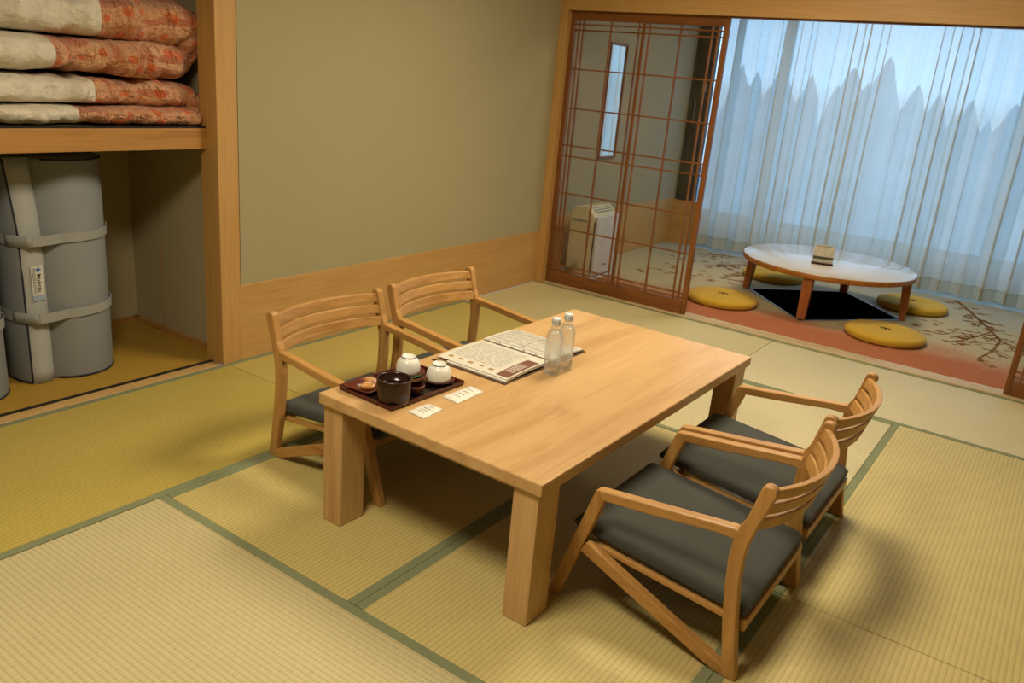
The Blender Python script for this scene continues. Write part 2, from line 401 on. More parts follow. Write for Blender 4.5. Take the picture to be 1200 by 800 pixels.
# ------------------------------------------------------------------ floor: tatami mats (long side carries cloth border)
floor = MB().box(-.001, 4.42, -6.6, .0, -.08, -.03).build('floor', 'dark'); struct(floor)
TW = .8915; TL = 1.782
mats = [  # x0,x1,y0,y1,long axis,colour with rush sheen and window light tinted in
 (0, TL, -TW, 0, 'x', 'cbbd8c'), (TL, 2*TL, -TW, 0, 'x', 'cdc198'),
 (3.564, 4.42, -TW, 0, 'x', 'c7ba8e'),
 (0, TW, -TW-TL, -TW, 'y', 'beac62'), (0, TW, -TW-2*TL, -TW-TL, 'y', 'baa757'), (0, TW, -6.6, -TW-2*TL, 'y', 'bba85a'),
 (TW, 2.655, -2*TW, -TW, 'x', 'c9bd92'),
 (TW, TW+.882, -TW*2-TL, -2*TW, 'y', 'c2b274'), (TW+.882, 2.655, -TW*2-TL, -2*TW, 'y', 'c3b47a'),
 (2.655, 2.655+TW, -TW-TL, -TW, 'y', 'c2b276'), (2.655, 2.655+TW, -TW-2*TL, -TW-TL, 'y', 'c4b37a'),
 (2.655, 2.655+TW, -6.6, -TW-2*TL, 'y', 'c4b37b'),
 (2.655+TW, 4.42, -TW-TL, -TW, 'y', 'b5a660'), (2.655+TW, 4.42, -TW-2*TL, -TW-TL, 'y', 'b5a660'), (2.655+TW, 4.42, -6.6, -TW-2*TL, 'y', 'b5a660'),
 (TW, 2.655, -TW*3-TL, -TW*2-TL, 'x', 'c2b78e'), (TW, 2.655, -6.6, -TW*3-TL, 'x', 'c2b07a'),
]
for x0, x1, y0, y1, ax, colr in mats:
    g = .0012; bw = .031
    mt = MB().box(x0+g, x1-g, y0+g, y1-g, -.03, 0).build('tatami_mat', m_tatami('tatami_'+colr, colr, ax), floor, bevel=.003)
    if ax == 'x':
        MB().box(x0+g, x1-g, y0+g-.0005, y0+bw, -.02, .0012).build('cloth_border', 'border', mt, bevel=.001)
        MB().box(x0+g, x1-g, y1-bw, y1-g+.0005, -.02, .0012).build('cloth_border', 'border', mt, bevel=.001)
    else:
        MB().box(x0+g-.0005, x0+bw, y0+g, y1-g, -.02, .0012).build('cloth_border', 'border', mt, bevel=.001)
        MB().box(x1-bw, x1-g+.0005, y0+g, y1-g, -.02, .0012).build('cloth_border', 'border', mt, bevel=.001)

# ------------------------------------------------------------------ left wall with wainscot, posts, closet
H = 2.42
wl = MB().box(-.12, -.004, -2.60, 0, .30, H).build('wall_left', 'plaster'); struct(wl)
MB().box(-.12, .004, -2.592, -.022, 0, .372).build('wainscot_panel', 'trim_y', wl, bevel=.002)
MB().box(-.02, .0, -2.594, -2.586, .372, H).build('shadow_gap', 'dark', wl)
MB().box(-.115, .008, -2.70, -2.594, 0, H).build('post', 'trim_z', wl, bevel=.002)
cp = MB().box(-.2, .056, -.0035, .112, 0, H).box(-.003, .056, -.022, .0, 0, H).build('trim_1', 'trim_z', bevel=.002); struct(cp)
wall_rest = MB().box(-.12, .0, -6.7, -4.50, 0, H).build('wall_left', 'plaster'); struct(wall_rest)
hd = MB().box(-.09, .0, -4.50, -2.70, 1.86, H).build('trim_2', 'trim_y'); struct(hd)
# closet
cb = MB().box(-.92, -.87, -4.52, -2.58, 0, H).build('wall_closet_back', 'closet_panel'); struct(cb)
cs = MB().box(-.90, -.10, -2.60, -2.56, 0, H).build('wall_closet_side', 'closet_panel'); struct(cs)
MB().box(-.62, -.616, -2.602, -2.599, 0, H).build('panel_joint', 'shelf_z', cs)
cs2 = MB().box(-.90, -.02, -4.54, -4.50, 0, H).build('wall_closet_far_side', 'closet_panel'); struct(cs2)
ct = MB().box(-.92, 0, -4.52, -2.58, H-.04, H).build('ceiling_closet', 'closet_panel'); struct(ct)
cf = MB().box(-.88, -.085, -4.5, -2.60, -.03, 0).build('floor_closet', m_tatami('closet_mat', 'b08c38', 'y', .05)); struct(cf)
bb = MB().box(-.872, -.85, -4.5, -2.6, 0, .022).box(-.87, -.115, -2.625, -2.6, 0, .022).build('baseboard_closet', 'shelf_y'); struct(bb)
cs3 = MB()
cs3.box(-.068, -.0005, -4.5, -2.70, -.03, .0)
sl = cs3.build('trim_3', 'sill_y', bevel=.0015); struct(sl)
MB().box(-.088, -.068, -4.5, -2.70, -.03, .003).build('cloth_border', 'dark', sl)
for xx in (-.022, -.045): MB().box(xx-.002, xx, -4.5, -2.70, -.001, .0006).build('groove', 'shelf_y', sl)
# shelf
shf = empty('closet_shelf', (0, 0, 0), label='wooden closet shelf holding the folded floral duvets', cat='shelf')
MB().box(-.10, -.066, -4.5, -2.70, .998, 1.086).build('front_board', 'shelf_y', shf, bevel=.002)
MB().box(-.87, -.10, -4.5, -2.60, 1.05, 1.088).build('shelf_top', m_tatami('shelf_mat', '8c7a3c', 'y', .05), shf)
MB().box(-.10, -.074, -4.5, -2.70, 1.086, 1.094).build('edge_binding', 'dark', shf)

# ------------------------------------------------------------------ end wall: sill, beam, sliding lattice doors
wb = MB().box(-.12, 4.45, -.01, .11, 1.985+.07, H).build('wall_back', 'plaster'); struct(wb)
beam = MB().box(.0, 4.45, -.02, .115, 1.86, 2.055).build('trim_4', 'trim_x', bevel=.002); struct(beam)
MB().box(.056, 4.4, .018, .060, 1.852, 1.8605).build('track', 'shoji_x', beam)
sill = MB().box(.0, 4.45, 0.0, .112, -.05, .010).build('trim_5', 'sill_x', bevel=.002); struct(sill)
for yy in (.024, .064): MB().box(.056, 4.4, yy, yy+.003, .009, .0106).build('groove', 'shelf_x', sill)

def lattice_door(name, x0):
    d = empty(name, (x0, .041, .012)); d['kind'] = 'structure'
    W = 1.106; T = .014
    for xa, xb in ((0, .033), (W-.033, W)):
        MB().box(xa, xb, -T, T, 0, 1.842).build('stile', 'shoji_z', d, bevel=.002)
    MB().box(.033, W-.033, -T, T, 0, .084).build('bottom_rail', 'shoji_x', d, bevel=.002)
    MB().box(.033, W-.033, -T, T, 1.79, 1.842).build('top_rail', 'shoji_x', d, bevel=.002)
    for x in (.064, .097, .306, .507, .537, .546, .583, .797, 1.003, 1.042):
        w = .0055 if x in (.537, .546) else .0048
        MB().box(x-w, x+w, -.008, .006, .084, 1.79).build('vertical_bar', 'shoji_z', d)
    for z in (.102, .134, .400, .650, .906, .978, 1.226, 1.482, 1.729, 1.765):
        MB().box(.033, W-.033, -.009, .004, z-.0045, z+.0045).build('horizontal_bar', 'shoji_x', d)
    MB().box(.033, W-.033, .007, .009, .084, 1.79).build('glass_pane', 'door_glass', d)
    return d
lattice_door('door_1', .056)
lattice_door('door_2', 3.035)

# ------------------------------------------------------------------ back room shell
pts_rect = [(-.2, .112), (4.45, .112), (4.45, 2.85), (-.2, 2.85)]
hole = [(1.760, .590), (2.280, 1.262), (1.765, 1.815), (1.190, 1.215)]   # front, right, back, left
mb = MB()
z = .004
V = [(x, y, z) for x, y in pts_rect]+[(x, y, z) for x, y in hole]
mb.add(V, [(0, 1, 4), (1, 5, 4), (1, 2, 5), (2, 6, 5), (2, 3, 6), (3, 7, 6), (3, 0, 7), (0, 4, 7)])
def leafp(x, y, a, l, w, mi, zz):
    c, s_ = math.cos(a), math.sin(a)
    P = [(0, 0), (l*.5, w), (l, 0), (l*.5, -w)]
    mb.add([(x+c*u-s_*v, y+s_*u+c*v, zz) for u, v in P], [(0, 1, 2, 3)], mi)
def branch(pts, w):
    for k in range(len(pts)-1):
        (xa, ya), (xb, yb) = pts[k], pts[k+1]
        d = Vector((xb-xa, yb-ya)).normalized(); n_ = Vector((-d.y, d.x))
        wa = w*(1-.6*k/len(pts)); wb_ = w*(1-.6*(k+1)/len(pts))
        mb.add([(xa+n_.x*wa, ya+n_.y*wa, z+.0006), (xa-n_.x*wa, ya-n_.y*wa, z+.0006), (xb-n_.x*wb_, yb-n_.y*wb_, z+.0006), (xb+n_.x*wb_, yb+n_.y*wb_, z+.0006)], [(0, 1, 2, 3)], 1)
rnd = random.Random(3)
def bush(pts, w, n=26, spread=.17):
    branch(pts, w)
    for k in range(n):
        i = rnd.randrange(len(pts)-1); f = rnd.random()
        x = pts[i][0]*(1-f)+pts[i+1][0]*f; y = pts[i][1]*(1-f)+pts[i+1][1]*f
        ang = math.atan2(pts[i+1][1]-pts[i][1], pts[i+1][0]-pts[i][0])+rnd.choice((-1, 1))*rnd.uniform(.5, 1.1)
        l = rnd.uniform(.05, spread)
        xe, ye = x+l*math.cos(ang), y+l*math.sin(ang)
        branch([(x, y), (xe, ye)], w*.45)
        for q in range(rnd.randrange(2, 5)):
            u = rnd.random(); leafp(x+(xe-x)*u, y+(ye-y)*u, ang+rnd.choice((-.8, .8)), rnd.uniform(.035, .06), .010, rnd.choice((1, 1, 2)), z+.0009)
bush([(2.49, 2.40), (2.62, 2.1), (2.73, 1.81), (2.83, 1.55), (2.91, 1.30), (2.90, .98), (2.84, .66)], .016, 34)
bush([(2.91, 1.30), (3.02, 1.20), (3.2, 1.05), (3.45, .95)], .011, 14)
bush([(2.84, 1.52), (2.78, 1.3), (2.72, 1.1), (2.62, .92)], .009, 16)
bush([(.98, 2.30), (.84, 2.1), (.72, 1.9), (.60, 1.72)], .012, 16)
bush([(.95, 2.15), (1.02, 1.9), (.98, 1.6), (.86, 1.35)], .009, 18)
bush([(.60, 2.35), (.46, 2.2), (.36, 2.05)], .008, 10)
bush([(3.5, 2.3), (3.55, 1.9), (3.7, 1.5), (3.75, 1.0)], .012, 22)
for k in range(46):
    x, y = rnd.uniform(.2, 1.1), rnd.uniform(.95, 2.3)
    leafp(x, y, rnd.uniform(-.6, .8), rnd.uniform(.06, .10), .017, 2, z+.0009)
for k in range(30):
    x, y = rnd.uniform(2.35, 2.75), rnd.uniform(.9, 1.5)
    leafp(x, y, rnd.uniform(-.3, .5), rnd.uniform(.05, .075), .014, rnd.choice((1, 2)), z+.0009)
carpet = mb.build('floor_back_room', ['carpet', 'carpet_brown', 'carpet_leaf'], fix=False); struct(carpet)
# sunken footwell
mb = MB(); n4 = 4; zb = -.42
for i in range(4):
    j = (i+1) % 4; a, b = hole[i], hole[j]
    mb.quad((a[0], a[1], .004), (b[0], b[1], .004), (b[0], b[1], zb), (a[0], a[1], zb))
mb.add([(x, y, zb) for x, y in hole], [(0, 1, 2, 3)])
pit = mb.build('floor_sunken_pit', 'pit', fix=False); struct(pit)
cx0, cy0 = 1.745, 1.215
for i in range(4):
    j = (i+1) % 4; a, b = Vector(hole[i]), Vector(hole[j]); c0 = Vector((cx0, cy0))
    def off(p, k): d = (p-c0); return p+d.normalized()*k
    a2, b2 = off(a, .014), off(b, .014); a1, b1 = off(a, -.002), off(b, -.002)
    m_ = MB(); vs = [(a1.x, a1.y, .004), (b1.x, b1.y, .004), (b2.x, b2.y, .004), (a2.x, a2.y, .004)]
    vs += [(x, y, .009) for x, y, _ in vs]
    m_.add(vs, [(0, 1, 2, 3), (4, 5, 6, 7), (0, 1, 5, 4), (1, 2, 6, 5), (2, 3, 7, 6), (3, 0, 4, 7)])
    m_.build('edge_strip', 'metal_edge', pit)

w2 = MB().box(-.2, -.092, .112, 2.47, .40, H).build('wall_back_room_left', 'plaster_back'); struct(w2)
MB().box(-.2, -.084, .112, 2.47, 0, .43).build('wainscot_panel', 'trim_y', w2, bevel=.002)
w3 = MB().box(-.12, .15, 2.462, 2.60, 0, .42).build('trim_6', 'trim_x', bevel=.002); struct(w3)
# dark sash at the side of the window with its latch
w4 = MB().box(-.085, .10, 2.48, 2.56, .42, H).build('window_2', 'bronze', bevel=.002); struct(w4)
MB().box(-.06, -.045, 2.472, 2.48, .42, H).build('window_frame', 'black_metal', w4)
MB().box(.03, .062, 2.470, 2.48, 1.42, 1.54).build('switch_plate', 'white_plate', w4, bevel=.002)
MB().box(-.06, .05, 2.456, 2.48, .42, .46).build('lower_latch', 'black_metal', w4, bevel=.003)
lt = MB().box(-.03, .035, 2.452, 2.48, 1.05, 1.15).build('latch', 'black_metal', w4, bevel=.004)
MB().tube([(-.005, 2.444, 1.12), (-.005, 2.444, 1.34)], .006).build('latch_lever', 'steel', lt)
# window wall
ww = MB().box(-.12, 4.45, 2.72, 2.85, 0, .28).box(-.12, 4.45, 2.72, 2.85, 2.25, H).build('wall_window', 'plaster_back'); struct(ww)
wleft = MB().box(-.2, -.09, 2.47, 2.85, 0, H).build('wall_window_side', 'plaster_back'); struct(wleft)
wf = MB()
wf.box(-.09, 4.4, 2.74, 2.80, .28, .33); wf.box(-.09, 4.4, 2.74, 2.80, 2.2, 2.25)
for x in (.18, .63, 2.55, 4.36): wf.box(x, x+(.075 if x != .18 else .05), 2.73, 2.80, .28, 2.25)
win = wf.build('window_1', 'bronze', bevel=.002); struct(win)
MB().box(-.09, 4.4, 2.768, 2.772, .33, 2.2).build('glass_pane', 'glass', win)

# remaining shell
for nm, b in (('wall_right', (4.42, 4.55, -6.7, 2.85)), ('wall_front', (-.12, 4.55, -6.75, -6.6))):
    struct(MB().box(b[0], b[1], b[2], b[3], -.05, H).build(nm, 'plaster'))
struct(MB().box(-.12, 4.55, -6.7, .0, H, H+.08).build('ceiling', 'ceiling'))
struct(MB().box(-.12, 4.55, .0, 2.85, H, H+.08).build('ceiling_back_room', 'ceiling'))

# ------------------------------------------------------------------ curtain
def curtain():
    mb = MB(); n = 1500; x0, x1 = .20, 4.25; zs = [.035, .12, .135, .6, 1.1, 1.6, 2.3]
    rr = random.Random(5); freq = []; ph = 0; xs = []
    s = 0; pts = []
    for i in range(n+1):
        f = i/n; x = x0+(x1-x0)*f
        w = noise.noise(Vector((x*2.3, 0, 0)))*.9+noise.noise(Vector((x*6.1, 3, 0)))*.35
        phs = 2*PI*(x/.15)+w*5.0
        amp = .030*(1+.6*noise.noise(Vector((x*3.1, 7, 0))))
        pts.append((x, phs, amp))
    rows = []
    for zi, z_ in enumerate(zs):
        k = 1+.55*(1-z_/2.3)
        row = []
        for x, phs, amp in pts:
            y = 2.42+amp*k*math.sin(phs)+.012*math.sin(x*3.3+z_)
            xx = x+amp*.45*k*math.sin(2*phs+.4)+.010*noise.noise(Vector((x*3, z_*1.3, 0)))
            zz = z_+(.010*math.sin(phs*.5+1) if zi == 0 else 0)
            row.append((xx, y, zz))
        rows.append(row)
    m1 = MB(); m2 = MB(); nn = n+1
    def addrows(m, rs):
        vs = [p for r in rs for p in r]; fs = []
        for k in range(len(rs)-1):
            for i in range(n): fs.append((k*nn+i, k*nn+i+1, (k+1)*nn+i+1, (k+1)*nn+i))
        m.add(vs, fs, 0, True)
    addrows(m1, rows[1:]); addrows(m2, rows[:3])
    c = m1.build('sheer_curtain', 'sheer', fix=False)
    tag(c, 'long white sheer curtain in soft pleats covering the whole window', 'curtain')
    h = m2.build('hem', 'hem', c, fix=False)
curtain()
# ------------------------------------------------------------------ outside: hazy hillside with conifers
out = MB(); N = 60
vs = []; fs = []
for i in range(N+1):
    for j in range(12):
        x = -140+320*i/N; y = 30+j*16
        h = -38+j*j*.15+3*noise.noise(Vector((x*.02, y*.02, 0)))+(x*-.03)
        vs.append((x, y, h))
for i in range(N):
    for j in range(11): fs.append((i*12+j, (i+1)*12+j, (i+1)*12+j+1, i*12+j+1))
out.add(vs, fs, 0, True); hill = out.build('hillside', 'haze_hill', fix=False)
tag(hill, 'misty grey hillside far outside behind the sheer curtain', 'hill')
def conifer(name):
    t_ = empty(name); m_ = MB(); rr = random.Random(9)
    nr = 16; n = 18; vs = []
    for k in range(nr+1):
        f = k/nr; z0 = 1.2+10.6*f; r0 = 2.5*(1-f**2.6)*min(1, .5+f*4)
        for i in range(n):
            a = 2*PI*i/n; q = 1+.35*noise.noise(Vector((math.cos(a)*1.6, math.sin(a)*1.6, z0*.9)))+.10*rr.uniform(-1, 1)
            vs.append((r0*q*math.cos(a), r0*q*math.sin(a), z0+.25*rr.uniform(-1, 1)*(f < 1)))
    m_.add(vs, [(k*n+i, k*n+(i+1) % n, (k+1)*n+(i+1) % n, (k+1)*n+i) for k in range(nr) for i in range(n)], 0)
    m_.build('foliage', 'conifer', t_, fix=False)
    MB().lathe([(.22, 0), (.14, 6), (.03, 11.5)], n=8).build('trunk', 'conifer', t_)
    return t_
proto = conifer('conifer_tree')
def at_ray(px, py, dist):
    d = R @ Vector((px-600, -(py-400), -953.5)); d /= math.hypot(d.x, d.y)
    c = co.matrix_world.translation; return c+d*dist
# tree tops as seen through the sheer from the room
tops = [(872, 70), (898, 78), (925, 74), (950, 84), (975, 90), (1000, 80), (1026, 84), (1053, 68), (1078, 88), (1096, 108),
        (1120, 121), (1146, 118), (1170, 127), (1196, 124), (1225, 130)]
place = ['leftmost', 'second', 'third', 'fourth', 'fifth', 'sixth', 'seventh', 'eighth', 'ninth', 'tenth', 'eleventh', 'twelfth', 'thirteenth', 'fourteenth', 'last']
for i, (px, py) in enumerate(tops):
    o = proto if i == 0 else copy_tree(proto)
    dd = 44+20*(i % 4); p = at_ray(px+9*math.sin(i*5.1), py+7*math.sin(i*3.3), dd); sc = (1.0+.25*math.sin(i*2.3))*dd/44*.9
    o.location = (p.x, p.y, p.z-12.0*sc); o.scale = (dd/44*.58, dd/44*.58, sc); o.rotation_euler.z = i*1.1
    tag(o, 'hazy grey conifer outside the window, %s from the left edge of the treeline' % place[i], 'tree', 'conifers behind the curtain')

# ------------------------------------------------------------------ low dining table
tb = empty('low_table', (1.3563, -3.3272, 0), -.0132, label='long low oak tea table standing on the tatami in the middle of the room', cat='table')
W, L, HT, TH = .8386, 1.4951, .443, .037
MB().box(0, W, 0, L, HT-TH, HT).build('tabletop', 'table_y', tb, bevel=.004)
for (a, b) in ((0, 0), (1, 0), (0, 1), (1, 1)):
    lw, ll = .082, .104
    xa = .012 if a == 0 else W-.012-lw; ya = .012 if b == 0 else L-.012-ll
    leg = MB().box(xa, xa+lw, ya, ya+ll, 0, HT-TH).build('leg', 'table_z', tb, bevel=.004)
for ya in (.075, L-.095): MB().box(.10, W-.10, ya, ya+.02, HT-TH-.05, HT-TH).build('apron', 'table_x', tb)

# ------------------------------------------------------------------ tatami chairs
def chair():
    r = empty('low_armchair')
    Wd = .558; fw = .031
    back_e = [(0, 0), (.014, .08), (.029, .18), (.038, .27), (.040, .33), (.036, .38), (.024, .43), (.009, .48), (-.008, .535), (-.006, .548), (.004, .556), (.020, .556), (.029, .549)]
    front_e = [(.040, .50), (.051, .455), (.065, .428), (.073, .395), (.077, .34), (.073, .26), (.064, .17), (.050, .08), (.038, 0)]
    post = back_e+front_e
    fleg = [(.430, .352), (.432, .376), (.452, .380), (.461, .375), (.577, 0), (.543, 0)]
    arm = [(.060, .390), (.052, .418), (.075, .421), (.452, .380), (.44, .352), (.30, .366), (.12, .390)]
    brace = [(.470, .211), (.487, .176), (.062, .002), (.020, .002), (.034, .028)]
    for side in (0, 1):
        y0 = -Wd/2 if side == 0 else Wd/2-fw
        e = .0006
        MB().prism(post, 'y', y0, y0+fw).build('back_leg', 'oak_z', r, bevel=.005, seg=3)
        MB().prism(fleg, 'y', y0+e, y0+fw-e).build('front_leg', 'oak_z', r, bevel=.004)
        MB().prism(arm, 'y', y0-e, y0+fw+e).build('armrest', 'oak_x', r, bevel=.005, seg=3)
        MB().prism(brace, 'y', y0+2*e, y0+fw-2*e).build('brace', 'oak_x', r, bevel=.004)
    # back slats: three boards bowed backwards, following the lean of the posts
    yi = Wd/2-fw+.006
    for zc, hh in ((.522, .034), (.477, .034), (.430, .038)):
        mbs = MB(); n = 22; vs = []; lean = .30
        uc = .022+(.522-zc)*lean
        for i in range(n+1):
            f = i/n; y = -yi+2*yi*f; q = 1-(2*f-1)**2
            bow = -.088*q*(1-.12*(q)); th = .018
            hh2 = hh
            zz = zc-.004*q
            for (du, dz) in ((0, -hh2/2), (th, -hh2/2), (th, hh2/2), (0, hh2/2)):
                vs.append((uc+bow+du-dz*lean-.009, y, zz+dz))
        fs = []
        for i in range(n):
            for k in range(4): fs.append((i*4+k, i*4+(k+1) % 4, (i+1)*4+(k+1) % 4, (i+1)*4+k))
        fs += [(0, 1, 2, 3), (n*4, n*4+3, n*4+2, n*4+1)]
        mbs.add(vs, fs); s_ = mbs.build('back_slat', 'oak_y', r, bevel=.003)
    # seat frame
    yi2 = Wd/2-fw
    def bar(u0, z0, u1, z1, h, ya, yb, nm, mat):
        MB().prism([(u0, z0), (u1, z1), (u1, z1+h), (u0, z0+h)], 'y', ya, yb).build(nm, mat, r, bevel=.003)
    bar(.055, .142, .475, .184, .016, -yi2+.003, -yi2+.021, 'side_rail', 'oak_x')
    bar(.055, .142, .475, .184, .016, yi2-.021, yi2-.003, 'side_rail', 'oak_x')
    MB().box(.010, .034, -yi2, yi2, .130, .161).build('rear_rail', 'oak_y', r, bevel=.003)
    MB().box(.448, .470, -yi2, yi2, .158, .192).build('front_rail', 'oak_y', r, bevel=.003)
    # upholstered pad: rounded slab, slightly crowned
    mbp = MB(); nu, nv = 26, 26; vs = []; fs = []
    hw = yi2-.003; u0, u1 = .012, .533
    def pt(a, b, top):
        # superellipse-ish plan
        u = u0+(u1-u0)*a; s_ = 2*b-1
        ea = min(a, 1-a)*(u1-u0); eb = (1-abs(s_))*hw
        rr = .026
        ed = min(1, ea/rr), min(1, eb/rr)
        k = math.sqrt(max(0, 1-(1-ed[0])**2))*math.sqrt(max(0, 1-(1-ed[1])**2))
        base = .164+(u-.05)*.105
        crown = .010*math.sin(PI*a)*(1-s_*s_)
        if top: z_ = base+.022+.024*k+crown
        else: z_ = base+.022-.022*k
        cr = .02*max(0, 1-ea/.05)*max(0, 1-eb/.05)
        return (u, s_*hw*(1-.0*cr), z_)
    for top in (1, 0):
        for i in range(nu+1):
            a = .5-.5*math.cos(PI*i/nu)
            for j in range(nv+1):
                b = .5-.5*math.cos(PI*j/nv); vs.append(pt(a, b, top))
    o = (nu+1)*(nv+1)
    for i in range(nu):
        for j in range(nv):
            q = [i*(nv+1)+j, (i+1)*(nv+1)+j, (i+1)*(nv+1)+j+1, i*(nv+1)+j+1]
            fs.append(tuple(q)); fs.append(tuple(x+o for x in reversed(q)))
    mbp.add(vs, fs, 0, True)
    pad = mbp.build('seat_pad', 'charcoal', r, fix=False)
    bm = bmesh.new(); bm.from_mesh(pad.data); bmesh.ops.remove_doubles(bm, verts=bm.verts, dist=1e-5)
    bmesh.ops.recalc_face_normals(bm, faces=bm.faces); bm.to_mesh(pad.data); bm.free()
    for p in pad.data.polygons: p.use_smooth = True
    return r
c0 = chair()
spec = [((2.712, -2.868, 0), PI, 'oak low armchair with charcoal seat, nearest the camera on the right of the table'),
        ((2.702, -2.287, 0), PI, 'oak low armchair with charcoal seat, right of the table, farther one by the carpet room'),
        ((.881, -2.862, 0), 0, 'oak low armchair with charcoal seat tucked under the table behind the tea tray'),
        ((.868, -2.235, 0), 0, 'oak low armchair on the wall side of the table, behind the open menu binder')]
for i, (loc, rz, lab) in enumerate(spec):
    o = c0 if i == 0 else copy_tree(c0)
    o.location = loc; o.rotation_euler.z = rz
    tag(o, lab, 'chair', 'low armchairs around the table')

# ------------------------------------------------------------------ things on the table
ZT = .4432
def rrect(hx, hy, r, n=5):
    P = []
    for cx_, cy_, a0 in ((hx-r, hy-r, 0), (-hx+r, hy-r, PI/2), (-hx+r, -hy+r, PI), (hx-r, -hy+r, 1.5*PI)):
        for k in range(n+1):
            a = a0+PI/2*k/n; P.append((cx_+r*math.cos(a), cy_+r*math.sin(a)))
    return P
def loft(mb, rings, mi=0, smooth=True, cap0=True, cap1=True):
    n = len(rings[0]); vs = [p for r_ in rings for p in r_]; fs = []
    for k in range(len(rings)-1):
        for i in range(n): j = (i+1) % n; fs.append((k*n+i, k*n+j, (k+1)*n+j, (k+1)*n+i))
    if cap0: fs.append(tuple(range(n-1, -1, -1)))
    if cap1: fs.append(tuple((len(rings)-1)*n+i for i in range(n)))
    return mb.add(vs, fs, mi, smooth)
# tray
tr_ = empty('serving_tray', (1.503, -3.104, ZT), -.04, label='dark lacquer serving tray holding tea things on the near left table corner', cat='tray')
hx, hy = .117, .166
m_ = MB(); loft(m_, [[(x, y, 0) for x, y in rrect(hx, hy, .008)], [(x, y, .014) for x, y in rrect(hx+.003, hy+.003, .008)],
                     [(x, y, .014) for x, y in rrect(hx-.004, hy-.004, .006)], [(x, y, .004) for x, y in rrect(hx-.007, hy-.007, .006)]], 0, False)
m_.build('rim', 'tray_red', tr_)
MB().prism(rrect(hx-.0075, hy-.0075, .005), 'z', .004, .0052).build('base', 'tray_black', tr_)
TZ = ZT+.0055
# sweets dish
d = empty('sweets_dish', (1.447, -3.213, TZ+.001), .1, label='square red lacquer dish with wrapped sweets on the left of the tray', cat='dish')
m_ = MB(); A = rrect(.040, .042, .012); B = rrect(.053, .056, .014)
loft(m_, [[(x*.8, y*.8, 0) for x, y in A], [(x, y, .004) for x, y in A], [(x, y, .016) for x, y in B], [(x*.96, y*.96, .0165) for x, y in B], [(x*.94, y*.94, .007) for x, y in A]])
m_.build('plate', 'dish_red', d)
def sweet(loc, rz, lab, s=1.0):
    s_ = empty('wrapped_sweet', loc, rz, label=lab, cat='sweet', group='wrapped sweets on the tray')
    m_ = MB(); m_.lathe([(0.0001, 0), (.012*s, .002), (.0165*s, .008), (.0165*s, .014), (.010*s, .020), (.0001, .0215)], n=24, sx=1.35)
    m_.build('confection', 'gold_sweet', s_)
    m_ = MB(); n = 20; vs = []; rr = random.Random(int(rz*10)+3)
    for k in range(9):
        f = k/8; x = -.034+.068*f; rad = .019*s*math.sin(PI*min(1, max(0, (f-.14)/.72)))**.5 if .14 < f < .86 else .004
        if f < .14 or f > .86: rad = .013*s*abs(f-.5)*1.7
        for i in range(n):
            a = 2*PI*i/n; q = rad*(1+.16*rr.uniform(-1, 1))
            vs.append((x, q*math.cos(a), max(.0005, .0125+q*.72*math.sin(a))))
    fs = [(k*n+i, k*n+(i+1) % n, (k+1)*n+(i+1) % n, (k+1)*n+i) for k in range(8) for i in range(n)]
    m_.add(vs, fs, 0, False); m_.build('cellophane', 'film', s_, fix=False)
sweet((1.462, -3.222, TZ+.0075), .9, 'cellophane wrapped golden sweet at the front of the red dish', 1.05)
sweet((1.437, -3.185, TZ+.0075), .3, 'cellophane wrapped golden sweet at the back of the red dish, half behind the dark pot', .95)
# dark pot (waste water bowl)
d = empty('tea_waste_bowl', (1.572, -3.222, TZ), 0, label='round dark brown lacquered tea waste bowl at the front corner of the tray', cat='bowl')
MB().lathe([(.044, 0), (.049, .004), (.0515, .02), (.053, .076), (.0525, .078), (.0485, .078), (.047, .074), (.046, .050)], n=56).build('outer_wall', 'pot', d)
m_ = MB(); m_.lathe([(.0462, .052), (.030, .0525), (.0001, .051)], n=40)
for k in range(9):
    a = k*.7; rr_ = .017 if k else 0
    m_.lathe([(.003, .0528), (.002, .0545), (.0001, .055)], (rr_*math.cos(a), rr_*math.sin(a), 0), 10)
m_.build('perforated_lid', 'pot_in', d)
# cups upside down, saucers
def cup():
    c = empty('tea_cup')
    prof = [(.0380, 0), (.0400, .0015), (.0408, .010), (.0395, .026), (.0360, .038), (.0295, .0465), (.0230, .0500), (.0225, .0560), (.0195, .0562), (.0188, .0520), (.0001, .0515)]
    MB().lathe(prof, n=48).build('body', 'porcelain', c)
    MB().lathe([(.0229, .0503), (.0233, .0510), (.0231, .0538), (.0226, .0540), (.0226, .0503)], n=40).build('foot_ring', 'blue_ring', c)
    return c
def saucer():
    s_ = MB().lathe([(.026, 0), (.028, .003), (.046, .008), (.053, .0135), (.0525, .0145), (.045, .010), (.024, .0055), (.0001, .005)], n=48).build('saucer', 'dish_red')
    return s_
k1 = cup(); k1.location = (1.449, -3.022, TZ+.012)
tag(k1, 'white porcelain tea cup upside down at the back of the tray', 'cup', 'upturned tea cups')
k2 = copy_tree(k1); k2.location = (1.563, -3.000, TZ+.012)
tag(k2, 'white porcelain tea cup upside down at the right end of the tray, nearer the sachets', 'cup', 'upturned tea cups')
s1 = saucer(); s1.location = (1.447, -3.014, TZ); tag(s1, 'dark red saucer under the upturned cup at the back of the tray', 'saucer', 'saucers on the tray')
s2 = s1.copy(); COL.objects.link(s2); s2.location = (1.560, -2.996, TZ); tag(s2, 'dark red saucer under the upturned cup at the right end of the tray', 'saucer', 'saucers on the tray')
cn = MB().lathe([(.022, 0), (.029, .004), (.031, .02), (.030, .026), (.027, .026), (.026, .010), (.0001, .009)], n=36).build('small_bowl', 'dish_red')
cn.location = (1.566, -3.118, TZ); tag(cn, 'small dark red lacquer bowl holding tea packets between waste bowl and cup', 'bowl')
